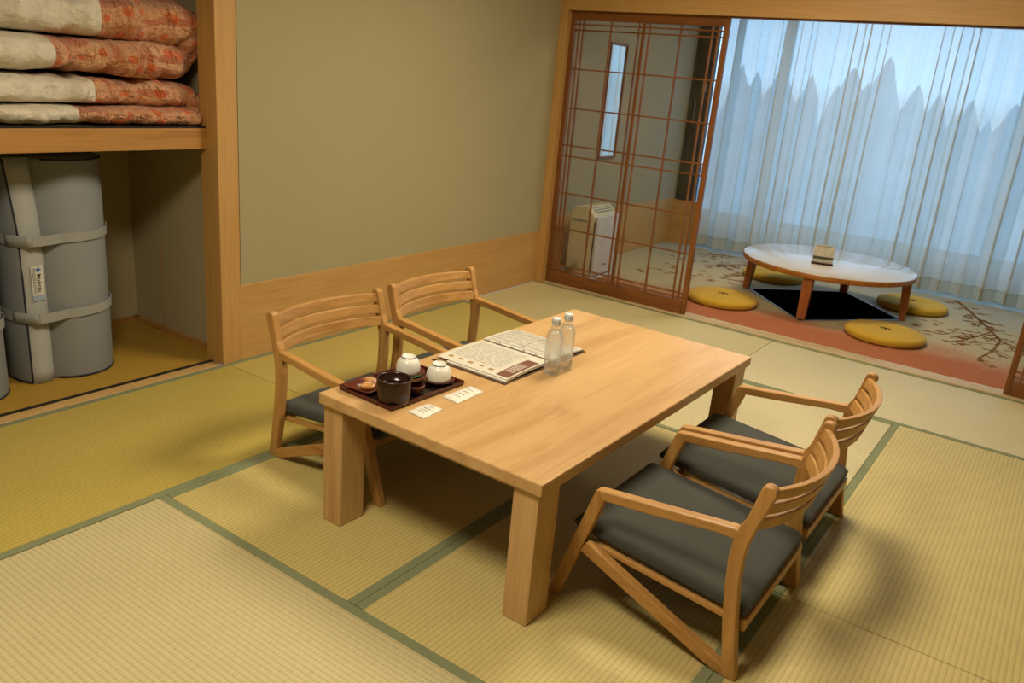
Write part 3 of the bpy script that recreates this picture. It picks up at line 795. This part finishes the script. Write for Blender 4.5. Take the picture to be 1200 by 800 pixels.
for i, (dx, dy, rz, tl, mt, lab) in enumerate(((-.004, .006, .62, .30, 'green_pack', 'thin green stick packet resting across the small red bowl'),
                                          (.004, .0, .55, .22, 'gold_pack', 'thin gold stick packet resting across the small red bowl'),
                                          (-.014, -.004, .75, .26, 'green_pack', 'short green stick packet behind the gold one in the small red bowl'),
                                          (.013, -.004, .5, .18, 'dish_red', 'dark red wooden pick lying over the small bowl rim'))):
    o = MB().box(-.036, .036, -.005, .005, 0, .0022).build('stick_packet' if i < 3 else 'serving_pick', mt, bevel=.001)
    o.location = (1.556+dx, -3.108+dy, TZ+.031+i*.0032); o.rotation_euler = (0, -tl*.5, rz+.5)
    tag(o, lab, 'packet' if i < 3 else 'pick')
# wet towel sachets
def sachet(corners, lab):
    c = sum((Vector(p) for p in corners), Vector((0, 0)))/4
    m_ = MB(); n = 10; vs = []
    a, b, c_, d_ = [Vector(p)-c for p in corners]
    for i in range(n+1):
        for j in range(n+1):
            u, v = i/n, j/n; p = (a*(1-u)+b*u)*(1-v)+(d_*(1-u)+c_*u)*v
            h = .0045*math.sin(PI*u)*min(1, 6*min(v, 1-v))+.0012*noise.noise(Vector((p.x*60, p.y*60, 0)))+.0012
            vs.append((p.x, p.y, max(.0004, h)))
    fs = [(i*(n+1)+j, (i+1)*(n+1)+j, (i+1)*(n+1)+j+1, i*(n+1)+j+1) for i in range(n) for j in range(n)]
    m_.add(vs, fs, 0, True)
    o = m_.build('towel_sachet', 'paper', fix=False); o.location = (c.x, c.y, ZT)
    so = o.modifiers.new('s', 'SOLIDIFY'); so.thickness = .0006; so.offset = -1
    tag(o, lab, 'sachet', 'white paper sachets')
    m2 = MB()
    for q in range(4):
        v = .25+q*.16
        pa, pb = (a*.72+b*.28)*(1-v)+(d_*.72+c_*.28)*v, (a*.3+b*.7)*(1-v)+(d_*.3+c_*.7)*v
        m2.add([(pa.x, pa.y, .0068), (pb.x, pb.y, .0068), (pb.x, pb.y+.004, .0068), (pa.x, pa.y+.004, .0068)], [(0, 1, 2, 3)])
    m2.build('printing', 'faint_ink', o, fix=False)
sachet([(1.646, -3.241), (1.716, -3.246), (1.709, -3.147), (1.648, -3.150)], 'short white sachet lying by the front corner of the tray, nearest the table edge')
sachet([(1.641, -3.074), (1.712, -3.083), (1.707, -2.944), (1.648, -2.934)], 'longer white sachet lying between the tray and the menu binder')
# binder
bn = empty('menu_binder', (1.395, -2.838, ZT), -.015, label='open ring binder of printed guest information pages on the table', cat='binder')
BX = .325
MB().box(0, BX, 0, .27, 0, .003).box(0, BX, .27, .295, 0, .003).box(0, BX, .295, .52, 0, .003).build('cover', 'brown_cover', bn, bevel=.001)
def curved_leaf(y0, y1, z0, z1, name, x0=.004, x1=BX-.006, th=.0012, lift=.012, mat='page'):
    m_ = MB(); n = 12; vs = []
    for i in range(n+1):
        f = i/n; y = y0+(y1-y0)*f; zc = z0+(z1-z0)*f+lift*math.sin(PI*f)*.35
        vs += [(x0, y, zc), (x1, y, zc), (x1, y, zc+th), (x0, y, zc+th)]
    fs = []
    for i in range(n):
        for k in range(4): fs.append((i*4+k, i*4+(k+1) % 4, (i+1)*4+(k+1) % 4, (i+1)*4+k))
    fs += [(0, 1, 2, 3), (n*4, n*4+3, n*4+2, n*4+1)]
    m_.add(vs, fs); return m_, lambda f: z0+(z1-z0)*f+lift*math.sin(PI*f)*.35+th
m_, zf = curved_leaf(.010, .272, .004, .009, 'p', th=.006, x0=.06); m_.build('page_stack', 'paper', bn)
m_, zf = curved_leaf(.018, .276, .0125, .017, 'p', x0=.012); pg = m_.build('page', 'page', bn)
pr = MB()
rr = random.Random(11)
def ply(x0, x1, y0, y1, mi, n=1, lift=.0004):
    for k in range(n):
        ya, yb = y0+(y1-y0)*k/n, y0+(y1-y0)*(k+1)/n
        za, zb_ = zf((ya-.018)/.258)+lift, zf((yb-.018)/.258)+lift
        pr.add([(x0, ya, za), (x1, ya, za), (x1, yb, zb_), (x0, yb, zb_)], [(0, 1, 2, 3)], mi)
for k in range(12):
    y = .078+k*.0152; x = .03
    while x < .235:
        w = rr.uniform(.02, .06); ply(x, min(.24, x+w), y, y+.0042, 0); x += w+.008
for k in range(5): ply(.035+k*.045, .055+k*.045, .045+.004*(k % 2), .060, 1)
ply(.262, .312, .03, .22, 2, 8, .0006)
for q in range(4): ply(.270+q*.009, .273+q*.009, .075, .16, 3, 4, .0009)
pr.build('printing', ['ink', 'tan_print', 'brown_print', 'paper'], pg, fix=False)
m_, zf2 = curved_leaf(.292, .512, .012, .006, 'p', th=.005); m_.build('page_stack', 'paper', bn)
m_, zf2 = curved_leaf(.290, .508, .0175, .0115, 'p'); pg2 = m_.build('page', 'page', bn)
pr = MB()
for k in range(9):
    y = .314+k*.0205; z_ = lambda yy: zf2((yy-.29)/.218)+.0004
    x = .025
    while x < .29:
        w = rr.uniform(.03, .08); x2 = min(.30, x+w)
        pr.add([(x, y, z_(y)), (x2, y, z_(y)), (x2, y+.0055, z_(y+.0055)), (x, y+.0055, z_(y+.0055))], [(0, 1, 2, 3)], 0); x += w+.007
for x in (.02, .16, .305):
    for k in range(6):
        ya, yb = .305+k*.031, .305+(k+1)*.031
        pr.add([(x, ya, z_(ya)+.0002), (x+.0015, ya, z_(ya)+.0002), (x+.0015, yb, z_(yb)+.0002), (x, yb, z_(yb)+.0002)], [(0, 1, 2, 3)], 1)
for k in range(6):
    y = .306+k*.0366; pr.add([(.02, y, z_(y)+.0003), (.306, y, z_(y)+.0003), (.306, y+.0013, z_(y)+.0003), (.02, y+.0013, z_(y)+.0003)], [(0, 1, 2, 3)], 1)
pr.build('printing', ['ink', 'ink_dark'], pg2, fix=False)
for x in (.03, .085, .14, .195, .25, .3):
    P = [(x, .282+.014*math.cos(a), .012+.0125*math.sin(a)) for a in [PI*k/10*1.1-.15 for k in range(11)]]
    MB().tube(P, .0013, 8).build('ring', 'steel', bn)
MB().box(.003, .062, .006, .12, .003, .0045).build('cover_lining', 'tan_print', bn)
MB().box(.005, BX-.005, .275, .290, .003, .007).build('spine_bar', 'ink_dark', bn)

# bottles
def bottle():
    b = empty('water_bottle')
    def rib(a, z): return 1+(.035*math.cos(a*10) if .02 < z < .14 else 0)
    prof = [(.0001, .004), (.018, .001), (.026, .003), (.0295, .010), (.0298, .03), (.0285, .034), (.0298, .038), (.0298, .072), (.0283, .076), (.0298, .080), (.0298, .132), (.0288, .142), (.0255, .155), (.0195, .168), (.0135, .179), (.0125, .192)]
    o = MB().lathe(prof, n=72, rib=rib); o = o.build('bottle_body', 'pet', b)
    pw = [(.0001, .006), (.017, .004), (.027, .011), (.0275, .03), (.0265, .034), (.0275, .038), (.0275, .072), (.0262, .076), (.0275, .080), (.0272, .130), (.0268, .140), (.0235, .153), (.0200, .160), (.0001, .1602)]
    MB().lathe(pw, n=72, rib=rib).build('water', 'water', b)
    m_ = MB(); m_.lathe([(.0148, .184), (.0152, .186), (.0152, .203), (.0142, .2055), (.0001, .2058)], n=60, rib=lambda a, z: 1+.02*math.cos(a*30)*(z < .203))
    c = m_.build('cap', 'cap', b)
    m_ = MB()
    for k in range(14):
        a = k*2*PI/14; m_.box(-.0014, .0014, -.0003, .0003, 0, .004+.005*(k % 3)/2)
        nv = 8
        for i in range(nv):
            x, y, z_ = m_.v[-nv+i]; r_ = .0157
            ang = a+x/r_; m_.v[-nv+i] = ((r_+y)*math.cos(ang), (r_+y)*math.sin(ang), .189+z_)
    m_.build('printing', 'cap_blue', c)
    MB().lathe([(.0150, .179), (.0158, .180), (.0158, .183), (.0148, .184), (.0125, .184), (.0125, .179)], n=40).build('neck_ring', 'pet', b)
    return b
b1 = bottle(); b1.location = (1.768, -2.632, ZT)
tag(b1, 'clear plastic water bottle with white cap, nearer of the two by the binder', 'bottle', 'water bottles')
b2 = copy_tree(b1); b2.location = (1.768, -2.551, ZT); b2.rotation_euler.z = .7
tag(b2, 'clear plastic water bottle with white cap, farther of the two, behind the first', 'bottle', 'water bottles')

# ------------------------------------------------------------------ round table over the pit
RX, RY, RR, RH = 1.729, 1.204, .60, .33
rt = empty('round_table', (RX, RY, 0), label='low round table with pale glossy top over the sunken footwell', cat='table')
MB().lathe([(RR-.004, RH-.036), (RR, RH-.033), (RR, RH-.003), (RR-.002, RH-.0008)], n=96).build('edge_band', 'table_rim', rt)
MB().lathe([(.0001, RH-.0009), (RR-.003, RH-.0009), (RR-.004, RH), (.0001, RH)], n=96).build('tabletop', 'laminate', rt)
for (x, y), a in zip(hole, (-1.56, .1, 1.55, 3.1)):
    dv = (Vector((x, y))-Vector((RX, RY))); dv = dv.normalized()*.565
    m_ = MB(); ca = math.atan2(dv.y, dv.x); c, s_ = math.cos(ca), math.sin(ca)
    def rp(u, v, z_): return (dv.x+c*u-s_*v, dv.y+s_*u+c*v, z_)
    w = .034; w2_ = .028; d0 = -.05
    vs = [rp(-.02, -w2_, .0095), rp(.022, -w2_, .0095), rp(.022, w2_, .0095), rp(-.02, w2_, .0095), rp(-.05, -w, RH-.036), rp(.012, -w, RH-.036), rp(.012, w, RH-.036), rp(-.05, w, RH-.036)]
    m_.add(vs, [(0, 1, 2, 3), (4, 5, 6, 7), (0, 1, 5, 4), (1, 2, 6, 5), (2, 3, 7, 6), (3, 0, 4, 7)])
    m_.build('leg', 'round_leg', rt, bevel=.003)
# card stand
tn = empty('card_stand', (1.728, 1.035, RH+.0005), .28, label='small printed card stand on the round table', cat='card stand')
MB().box(-.074, .074, -.026, .026, 0, .014).build('base', 'tent_base', tn, bevel=.002)
cd = MB().box(-.068, .068, -.005, .003, .014, .135).build('card', 'tent_paper', tn)
MB().box(-.0685, .0685, -.0062, -.005, .036, .056).build('green_band', 'tent_green', cd)
MB().box(-.060, .060, -.0058, -.005, .126, .132).build('top_band', 'tan_print', cd)
# floor cushions
def cushion():
    c = empty('floor_cushion'); r = .250
    prof = [(.0001, .0), (r*.8, 0.0), (r*.95, .004), (r, .016), (r*.985, .024), (r*.998, .030), (r*.975, .044), (r*.90, .053), (r*.7, .060), (r*.4, .062), (r*.12, .059), (.0001, .055)]
    MB().lathe(prof, n=72).build('pad', 'mustard', c)
    MB().lathe([(r*.988, .0235), (r*1.004, .025), (r*1.004, .029), (r*.988, .0305)], n=72).build('piping', 'mustard', c)
    MB().tube([(-.035, .004, .061), (-.015, -.002, .064), (.01, .004, .064), (.034, -.004, .061)], .0028, 6).box(-.004, .004, -.004, .004, .056, .066).build('centre_stitch', 'knot', c)
    return c
cu = cushion()
for i, (x, y, a, lab) in enumerate(((1.196, .625, .2, 'round mustard floor cushion beside the lattice door, left of the round table'),
                                   (2.292, .668, 0, 'round mustard floor cushion nearest the tatami, right of the pit'),
                                   (2.272, 1.735, .1, 'round mustard floor cushion near the curtain, right behind the round table'),
                                   (1.19, 1.78, .4, 'round mustard floor cushion mostly hidden behind the left side of the round table'))):
    o = cu if i == 0 else copy_tree(cu)
    o.location = (x, y, .0055); o.rotation_euler.z = a
    tag(o, lab, 'cushion', 'mustard cushions around the pit')

# ------------------------------------------------------------------ air purifier, plant, mirror
ap = empty('air_purifier', (.16, .50, .006), label='white air purifier on the carpet behind the lattice door', cat='air purifier')
x0, x1, y0, y1 = -.125, .088, -.17, .17
poly = [(x0, .0), (x1+.02, .0), (x1+.02, .44), (x1-.045, .505), (x0+.02, .515), (x0, .50)]
MB().prism([(x0, .02), (x1, .02), (x1, .475), (x1-.07, .545), (x0+.03, .530), (x0, .50)], 'y', y0, y1).build('body', 'purifier_body', ap, bevel=.012, seg=3)
MB().box(x1+.004, x1+.026, y0+.004, y1-.004, .035, .478).build('front_panel', 'purifier_front', ap, bevel=.006, seg=3)
MB().box(x1-.001, x1+.0045, y0-.0005, y1, .05, .44).build('intake_slot', 'slot', ap)
MB().box(x0+.03, x1+.03, y0-.002, y1+.002, 0, .022).build('foot', 'purifier_front', ap, bevel=.004)
MB().box(x0+.02, x1-.06, y0-.0012, y0+.001, .425, .44).build('side_handle', 'grey_mark', ap)
m_ = MB()
for k in range(3):
    f = .25+k*.22; xx = x1-.07*(1-f)-.003; zz = .538-.06*f
    m_.box(xx-.003, xx+.004, y0+.04, y1-.04, zz+.004, zz+.009)
m_.build('vent', 'grey_mark', ap)
MB().box(x1+.0255, x1+.0268, -.03, .03, .10, .112).build('printing', 'grey_mark', ap)
pl = empty('potted_plant', (.125, .215, .005), label='small grey-green leafy plant on the carpet behind the bottom left of the lattice door', cat='plant')
MB().lathe([(.018, 0), (.024, .03), (.022, .03), (.016, .005)], n=20).build('pot', 'white_plate', pl)
m_ = MB(); rr = random.Random(4)
for k in range(16):
    a = k*2.4; l = rr.uniform(.05, .10); h = rr.uniform(.05, .12); w = .010
    c, s_ = math.cos(a), math.sin(a)
    P = [(0, 0, .028), (c*l*.5-s_*w, s_*l*.5+c*w, .028+h*.7), (c*l, s_*l, .028+h), (c*l*.5+s_*w, s_*l*.5-c*w, .028+h*.7)]
    m_.add(P, [(0, 1, 2, 3)])
m_.build('foliage', 'plant', pl, fix=False)
mr_ = empty('wall_mirror', (-.0915, .992, 1.285), label='tall narrow mirror in thin reddish wood frame on the back room wall', cat='mirror')
hw, hh = .140, .435
MB().box(0, .022, -hw, -hw+.016, -hh, hh).box(0, .022, hw-.016, hw, -hh, hh).box(0, .022, -hw+.016, hw-.016, -hh, -hh+.016).box(0, .022, -hw+.016, hw-.016, hh-.016, hh).build('frame', 'shoji_z', mr_, bevel=.002)
MB().box(.002, .012, -hw+.014, hw-.014, -hh+.014, hh-.014).build('mirror_glass', 'mirror', mr_)

# ------------------------------------------------------------------ closet: rolled mattresses
def roll(name, lab, cxy, rz=0, with_tag=True, HH=.945):
    r = empty(name, (cxy[0], cxy[1], .001), rz, label=lab, cat='mattress', group='rolled mattresses in the closet')
    # inner roll
    rc = .168
    def ring_inner(z_): return [(rc*math.cos(a), rc*(1.0)*math.sin(a), z_) for a in [2*PI*i/64 for i in range(64)]]
    m_ = MB(); loft(m_, [[(x*.97, y*.97, 0) for x, y, _ in ring_inner(0)], ring_inner(.012), ring_inner(HH*.5), ring_inner(HH-.012), [(x*.97, y*.97, HH) for x, y, _ in ring_inner(0)]])
    inner = m_.build('inner_roll', 'grey_cover', r)
    # spiral line seen on top and the outer flap: a layer that wraps the far and left sides and ends in front
    a0, a1 = -math.radians(52), -math.radians(215)     # from front-left end, round the left and the back
    SK = .19                                        # the outer edge stops short, so the end faces forward
    n = 40; th = .088
    rings = []; zs = [0, .012, .3, .62, .8, HH-.014, HH]
    m_ = MB(); vs = []
    for zi, z_ in enumerate(zs):
        tw = -.16*max(0, (z_-.62)/(HH-.62))**1.2        # the loose top corner leans back
        for i in range(n+1):
            f = i/n; a = a0+(a1-a0)*f+tw*(1-f)
            fl = 1 if f < .7 else 1-(f-.7)/.3*.9
            ins = .006 if zi in (0, len(zs)-1) else 0
            ro = rc+.001+(th-ins)*fl; ri = rc+.001
            ao = a-SK*max(0, 1-f/.12); vs.append((ri*math.cos(a), ri*math.sin(a), z_)); vs.append((ro*math.cos(ao), ro*math.sin(ao), z_))
    row = 2*(n+1); fs = []
    for k in range(len(zs)-1):
        for i in range(n):
            b = k*row+2*i
            fs.append((b+1, b+3, b+3+row, b+1+row)); fs.append((b, b+row, b+2+row, b+2))
        b = k*row+2*n; fs.append((b, b+1, b+1+row, b+row))
    for i in range(n):
        fs.append((2*i, 2*i+2, 2*i+3, 2*i+1)); b = (len(zs)-1)*row+2*i; fs.append((b, b+1, b+3, b+2))
    m_.add(vs, fs, 0, True)
    fl = m_.build('outer_flap', 'grey_cover', r, fix=True)
    # pale end face, bulging a little
    m_ = MB(); vs = []
    for k, z_ in enumerate([HH*j/16 for j in range(17)]):
        tw = -.16*max(0, (z_-.62)/(HH-.62))**1.2; a = a0+tw
        pinch = 1-.25*math.exp(-((z_-.30)/.05)**2)-.25*math.exp(-((z_-.62)/.05)**2)
        for f, bl in ((0, 0), (.15, .016), (.5, .024), (.85, .016), (1, 0)):
            I_ = Vector((math.cos(a), math.sin(a)))*(rc+.001); O_ = Vector((math.cos(a-SK), math.sin(a-SK)))*(rc+.001+th)
            dv_ = (O_-I_); n_ = Vector((-dv_.y, dv_.x)).normalized()*bl*pinch; q_ = I_+dv_*f
            vs.append((q_.x+n_.x, q_.y+n_.y, z_))
    fs = [(k*5+i, k*5+i+1, (k+1)*5+i+1, (k+1)*5+i) for k in range(16) for i in range(4)]+[(0, 1, 2, 3, 4), (84, 83, 82, 81, 80)]
    m_.add(vs, fs, 0, True); ef = m_.build('end_face', 'pale_cover', r)
    # navy piping: edge of the flap end, bottom and top rims
    P = []
    for k in range(13):
        z_ = .006+(HH-.012)*k/12; tw = -.16*max(0, (z_-.62)/(HH-.62))**1.2; a = a0+tw
        P.append(((rc+th)*math.cos(a-SK), (rc+th)*math.sin(a-SK), z_))
    pp = MB().tube(P, .0042, 8)
    for z_, sgn in ((.006, 0), (HH-.006, 1)):
        tw0 = -.16 if sgn else 0
        pp.tube([((rc+th)*math.cos(a0-SK+tw0*(1-f)-1.9*f), (rc+th)*math.sin(a0-SK+tw0*(1-f)-1.9*f), z_) for f in [i/20 for i in range(21)]], .0042, 8)
        pp.tube([(rc*math.cos(a), rc*math.sin(a), z_) for a in [a0+.12+i*(2.6/24) for i in range(25)]], .0036, 8)
    pp.build('piping', 'navy', r, fix=False)
    # two straps
    for zc, buckle in ((.300, .30), (.625, .62)):
        vs = []; fs = []; n2 = 72; hh_ = .020
        for i in range(n2):
            a = 2*PI*i/n2
            d_ = ((a-a0+PI) % (2*PI))-PI
            aa = (a0-a) % (2*PI)
            if aa < 2.0: rad = rc+th+.004
            elif aa < 2.9: rad = rc+th+.004-(aa-2.0)/.9*(th*.9)
            elif aa > 2*PI-.42: rad = rc+.008+(1-(2*PI-aa)/.42)*(th-.002)
            else: rad = rc+.006
            for z_ in (zc-hh_, zc+hh_):
                vs.append((rad*math.cos(a), rad*math.sin(a), z_+.006*math.sin(a*1)))
        for i in range(n2):
            j = (i+1) % n2; fs.append((2*i, 2*j, 2*j+1, 2*i+1))
        m_ = MB(); m_.add(vs, fs, 0, True); s_ = m_.build('strap', 'strap', r, fix=False)
        for p_ in s_.data.polygons: p_.use_smooth = False
        so = s_.modifiers.new('s', 'SOLIDIFY'); so.thickness = .003; so.offset = 1
        aa0 = a0-.42
        m_ = MB(); vs = []
        for i in range(7):
            a = aa0+i*.075; rad = rc+th+.0085
            for z_ in (zc-.024, zc+.022): vs.append((rad*math.cos(a), rad*math.sin(a), z_-.005))
        m_.add(vs, [(2*i, 2*i+2, 2*i+3, 2*i+1) for i in range(6)], 0, True)
        q = m_.build('strap_end', 'strap', s_, fix=False); so = q.modifiers.new('s', 'SOLIDIFY'); so.thickness = .003; so.offset = 0
    if with_tag:
        # woven brand tag on the end face, reading downwards
        I_ = Vector((math.cos(a0), math.sin(a0), 0))*(rc+.001); O_ = Vector((math.cos(a0-SK), math.sin(a0-SK), 0))*(rc+.001+th)
        rad_ = (O_-I_).normalized(); nrm = Vector((-rad_.y, rad_.x, 0))
        c = (I_+O_)/2+nrm*.0258+Vector((0, 0, .452))
        down = Vector((0, 0, -1)); side = -rad_         # letters stand with their tops towards the roll
        def P_(u, v, k=0): return c+down*u+side*v+nrm*k
        m_ = MB(); m_.quad(P_(-.062, -.026), P_(.062, -.026), P_(.062, .024), P_(-.062, .024), 0)
        m_.quad(P_(.062, -.026), P_(.085, -.026), P_(.085, .024), P_(.062, .024), 1)
        tg = m_.build('brand_tag', ['label_white', 'label_blue'], ef, fix=False)
        m_ = MB(); b_ = .0009
        for (u0, u1, v0, v1) in ((-.056, -.034, .0005, .0075), (-.0485, -.0415, -.007, .015)):
            m_.quad(P_(u0, v0, b_), P_(u1, v0, b_), P_(u1, v1, b_), P_(u0, v1, b_), 1)
        text_mb(m_, 'MuAtsu', P_(-.028, -.003, b_), down, side, .0245, 0, bold=True)
        for q in range(3):
            m_.quad(P_(-.056, -.011-.0048*q, b_), P_(.054, -.011-.0048*q, b_), P_(.054, -.0095-.0048*q, b_), P_(-.056, -.0095-.0048*q, b_), 2)
        m_.build('printing', ['brand_black', 'brand_blue', 'ink_dark'], tg, fix=False)
    return r
roll('rolled_mattress', 'grey rolled foam mattress with two straps and a brand tag under the closet shelf', (-.425, -3.185))
roll('rolled_mattress', 'grey rolled mattress cut off by the left edge of the photo, beside the strapped one', (-.37, -3.665), 0, False, .80)

# ------------------------------------------------------------------ closet: folded duvets
def duvet(lab, z0, t1, t2, yf, white_y1, white_y2, seed, yoff=0):
    # U-fold: lower layer from the left to the fold on the right, upper layer back again
    rt_ = empty('folded_duvet', (0, 0, 0), label=lab, cat='duvet', group='folded duvets on the closet shelf')
    rn = lambda p, s=1: noise.noise(Vector((p[0]*s+seed*3.7, p[1]*s+seed, p[2]*s)))
    path = []   # (y, z, normal angle, thickness)
    yl = -4.30; zc1 = z0+t1/2; zc2 = z0+t1+t2/2; rad = (zc2-zc1)/2; nst = 110
    ys = [yl+(yf-rad-yl)*(i/nst)**.6 for i in range(nst+1)]
    for y in ys: path.append((y, zc1, PI/2, t1, 1))
    for k in range(1, 24):
        a = -PI/2+PI*k/24; path.append((yf-rad+rad*.95*math.cos(a), (zc1+zc2)/2+rad*math.sin(a), a, (t1+(t2-t1)*k/24), 1.0))
    for y in reversed(ys): path.append((y, zc2, -PI/2 , t2, 2))
    # outer normal: lower layer outer = -z ; fold = radial ; upper = +z
    def ring(i, infl=0.0):
        y, z_, a, th, lay = path[i]
        if i <= nst: on = (0, -1)
        elif i < nst+24: on = (math.cos(a), math.sin(a))
        else: on = (0, 1)
        th = th*(1+.22*max(0, min(1, (y-(yf-.42))/.3))*(1 if i <= nst or i >= nst+24 else .6))-.0*lay
        P = []; n = 64; x0_, x1_ = -.80, -.135
        for k in range(n):
            ang = 2*PI*k/n; c, s_ = math.cos(ang), math.sin(ang)
            ex = abs(c)**.45*math.copysign(1, c); es = abs(s_)**.75*math.copysign(1, s_)
            x = (x0_+x1_)/2+(x1_-x0_)/2*ex
            h = th/2*es*.985
            wr = .045*rn((x*3, y*4.5, z_*5))+.030*rn((x*8, y*13+z_*9, z_*9))+.012*rn((x*10, y*28-z_*30, z_*12))+.006*rn((x*10, y*60, z_*20))
            front = max(0, c)
            x += (wr*1.6+.02*rn((0, y*4, lay*5)))*front+infl*front
            h += (wr*.45 if es > 0 else 0)*abs(es)+infl*.25*es
            zz = z_+on[1]*h; zb = Z0+.186+.010*noise.noise(Vector((y*3.5, x*2, 1)))
            zz = max(1.0955, min(zz, zb-.001)) if seed == 2 else max(zz, zb+.001)
            P.append((x, y+on[0]*h, zz))
        return P
    N_ = len(path)
    m_ = MB(); loft(m_, [ring(i) for i in range(N_)])
    o = m_.build('duvet_cover', 'floral', rt_, fix=True)
    for (wy, lo, hi) in ((white_y1, 0, nst), (white_y2, nst+24, N_-1)):
        idx = [i for i in range(lo, hi+1) if path[i][0] <= wy]
        # add an exact last ring at wy
        rings = [ring(i, .007) for i in idx]
        if lo == 0: end = [(x, y+(wy-path[idx[-1]][0]), z_) for x, y, z_ in rings[-1]]; rings.append(end)
        else: end = [(x, y+(wy-path[idx[0]][0]), z_) for x, y, z_ in rings[0]]; rings.insert(0, end)
        m_ = MB(); loft(m_, rings); m_.build('white_cover_end', 'white_cotton', rt_)
    return rt_
Z0 = 1.095
duvet('orange floral duvet with white cover ends, folded, lower of the pile on the closet shelf', Z0, .070, .100, -2.69, -3.22, -3.14, 2)
duvet('orange floral duvet with white cover ends, folded, topmost of the pile on the closet shelf', Z0+.186, .140, .165, -2.69, -3.30, -3.10, 5)

# ------------------------------------------------------------------ lights
def area(name, loc, size, power, color, rot=(0, 0, 0), shape='DISK', sy=None, spread=None):
    l = bpy.data.lights.new(name, 'AREA'); l.shape = shape; l.size = size
    if sy: l.size_y = sy
    l.energy = power; l.color = color
    if spread: l.spread = spread
    o = bpy.data.objects.new(name, l); COL.objects.link(o); o.location = loc; o.rotation_euler = rot; return o
warm = (1, .86, .63)
area('ceiling_light', (1.87, -1.75, 2.36), .85, 60, warm)
area('ceiling_light_near', (1.9, -4.35, 2.38), .7, 50, warm)
area('back_room_fill', (1.6, 1.2, 2.38), .8, 24, (1,.86,.66))  # added fill that brightens the back room, no known lamp behind it
pt = bpy.data.lights.new('window_portal', 'AREA'); pt.shape = 'RECTANGLE'; pt.size = 4.3; pt.size_y = 1.9
pt.cycles.is_portal = True
po = bpy.data.objects.new('window_portal', pt); COL.objects.link(po); po.location = (2.15, 2.9, 1.27); po.rotation_euler = (-PI/2, 0, 0)

w = bpy.data.worlds.new('sky'); scene.world = w; w.use_nodes = True; nt = w.node_tree; nt.nodes.clear()
bg = nt.nodes.new('ShaderNodeBackground'); wo = nt.nodes.new('ShaderNodeOutputWorld'); tc = nt.nodes.new('ShaderNodeTexCoord')
sp = nt.nodes.new('ShaderNodeSeparateXYZ'); rp = nt.nodes.new('ShaderNodeValToRGB')
nt.links.new(tc.outputs['Generated'], sp.inputs[0]); nt.links.new(sp.outputs[2], rp.inputs[0])
e = rp.color_ramp.elements; e[0].position = 0; e[0].color = (.26, .40, .55, 1); e[1].position = .6; e[1].color = (.30, .60, 1, 1)
x_ = e.new(.02); x_.color = (.38, .66, .98, 1)
nt.links.new(rp.outputs[0], bg.inputs[0]); bg.inputs[1].default_value = 3.6; nt.links.new(bg.outputs[0], wo.inputs[0])

scene.view_settings.view_transform = 'Standard'
scene.view_settings.look = 'None'
scene.view_settings.exposure = 0
scene.view_settings.gamma = 1
cy = scene.cycles
cy.max_bounces = 10; cy.transparent_max_bounces = 24; cy.diffuse_bounces = 5; cy.transmission_bounces = 10
cy.use_denoising = True
cy.sample_clamp_indirect = 6
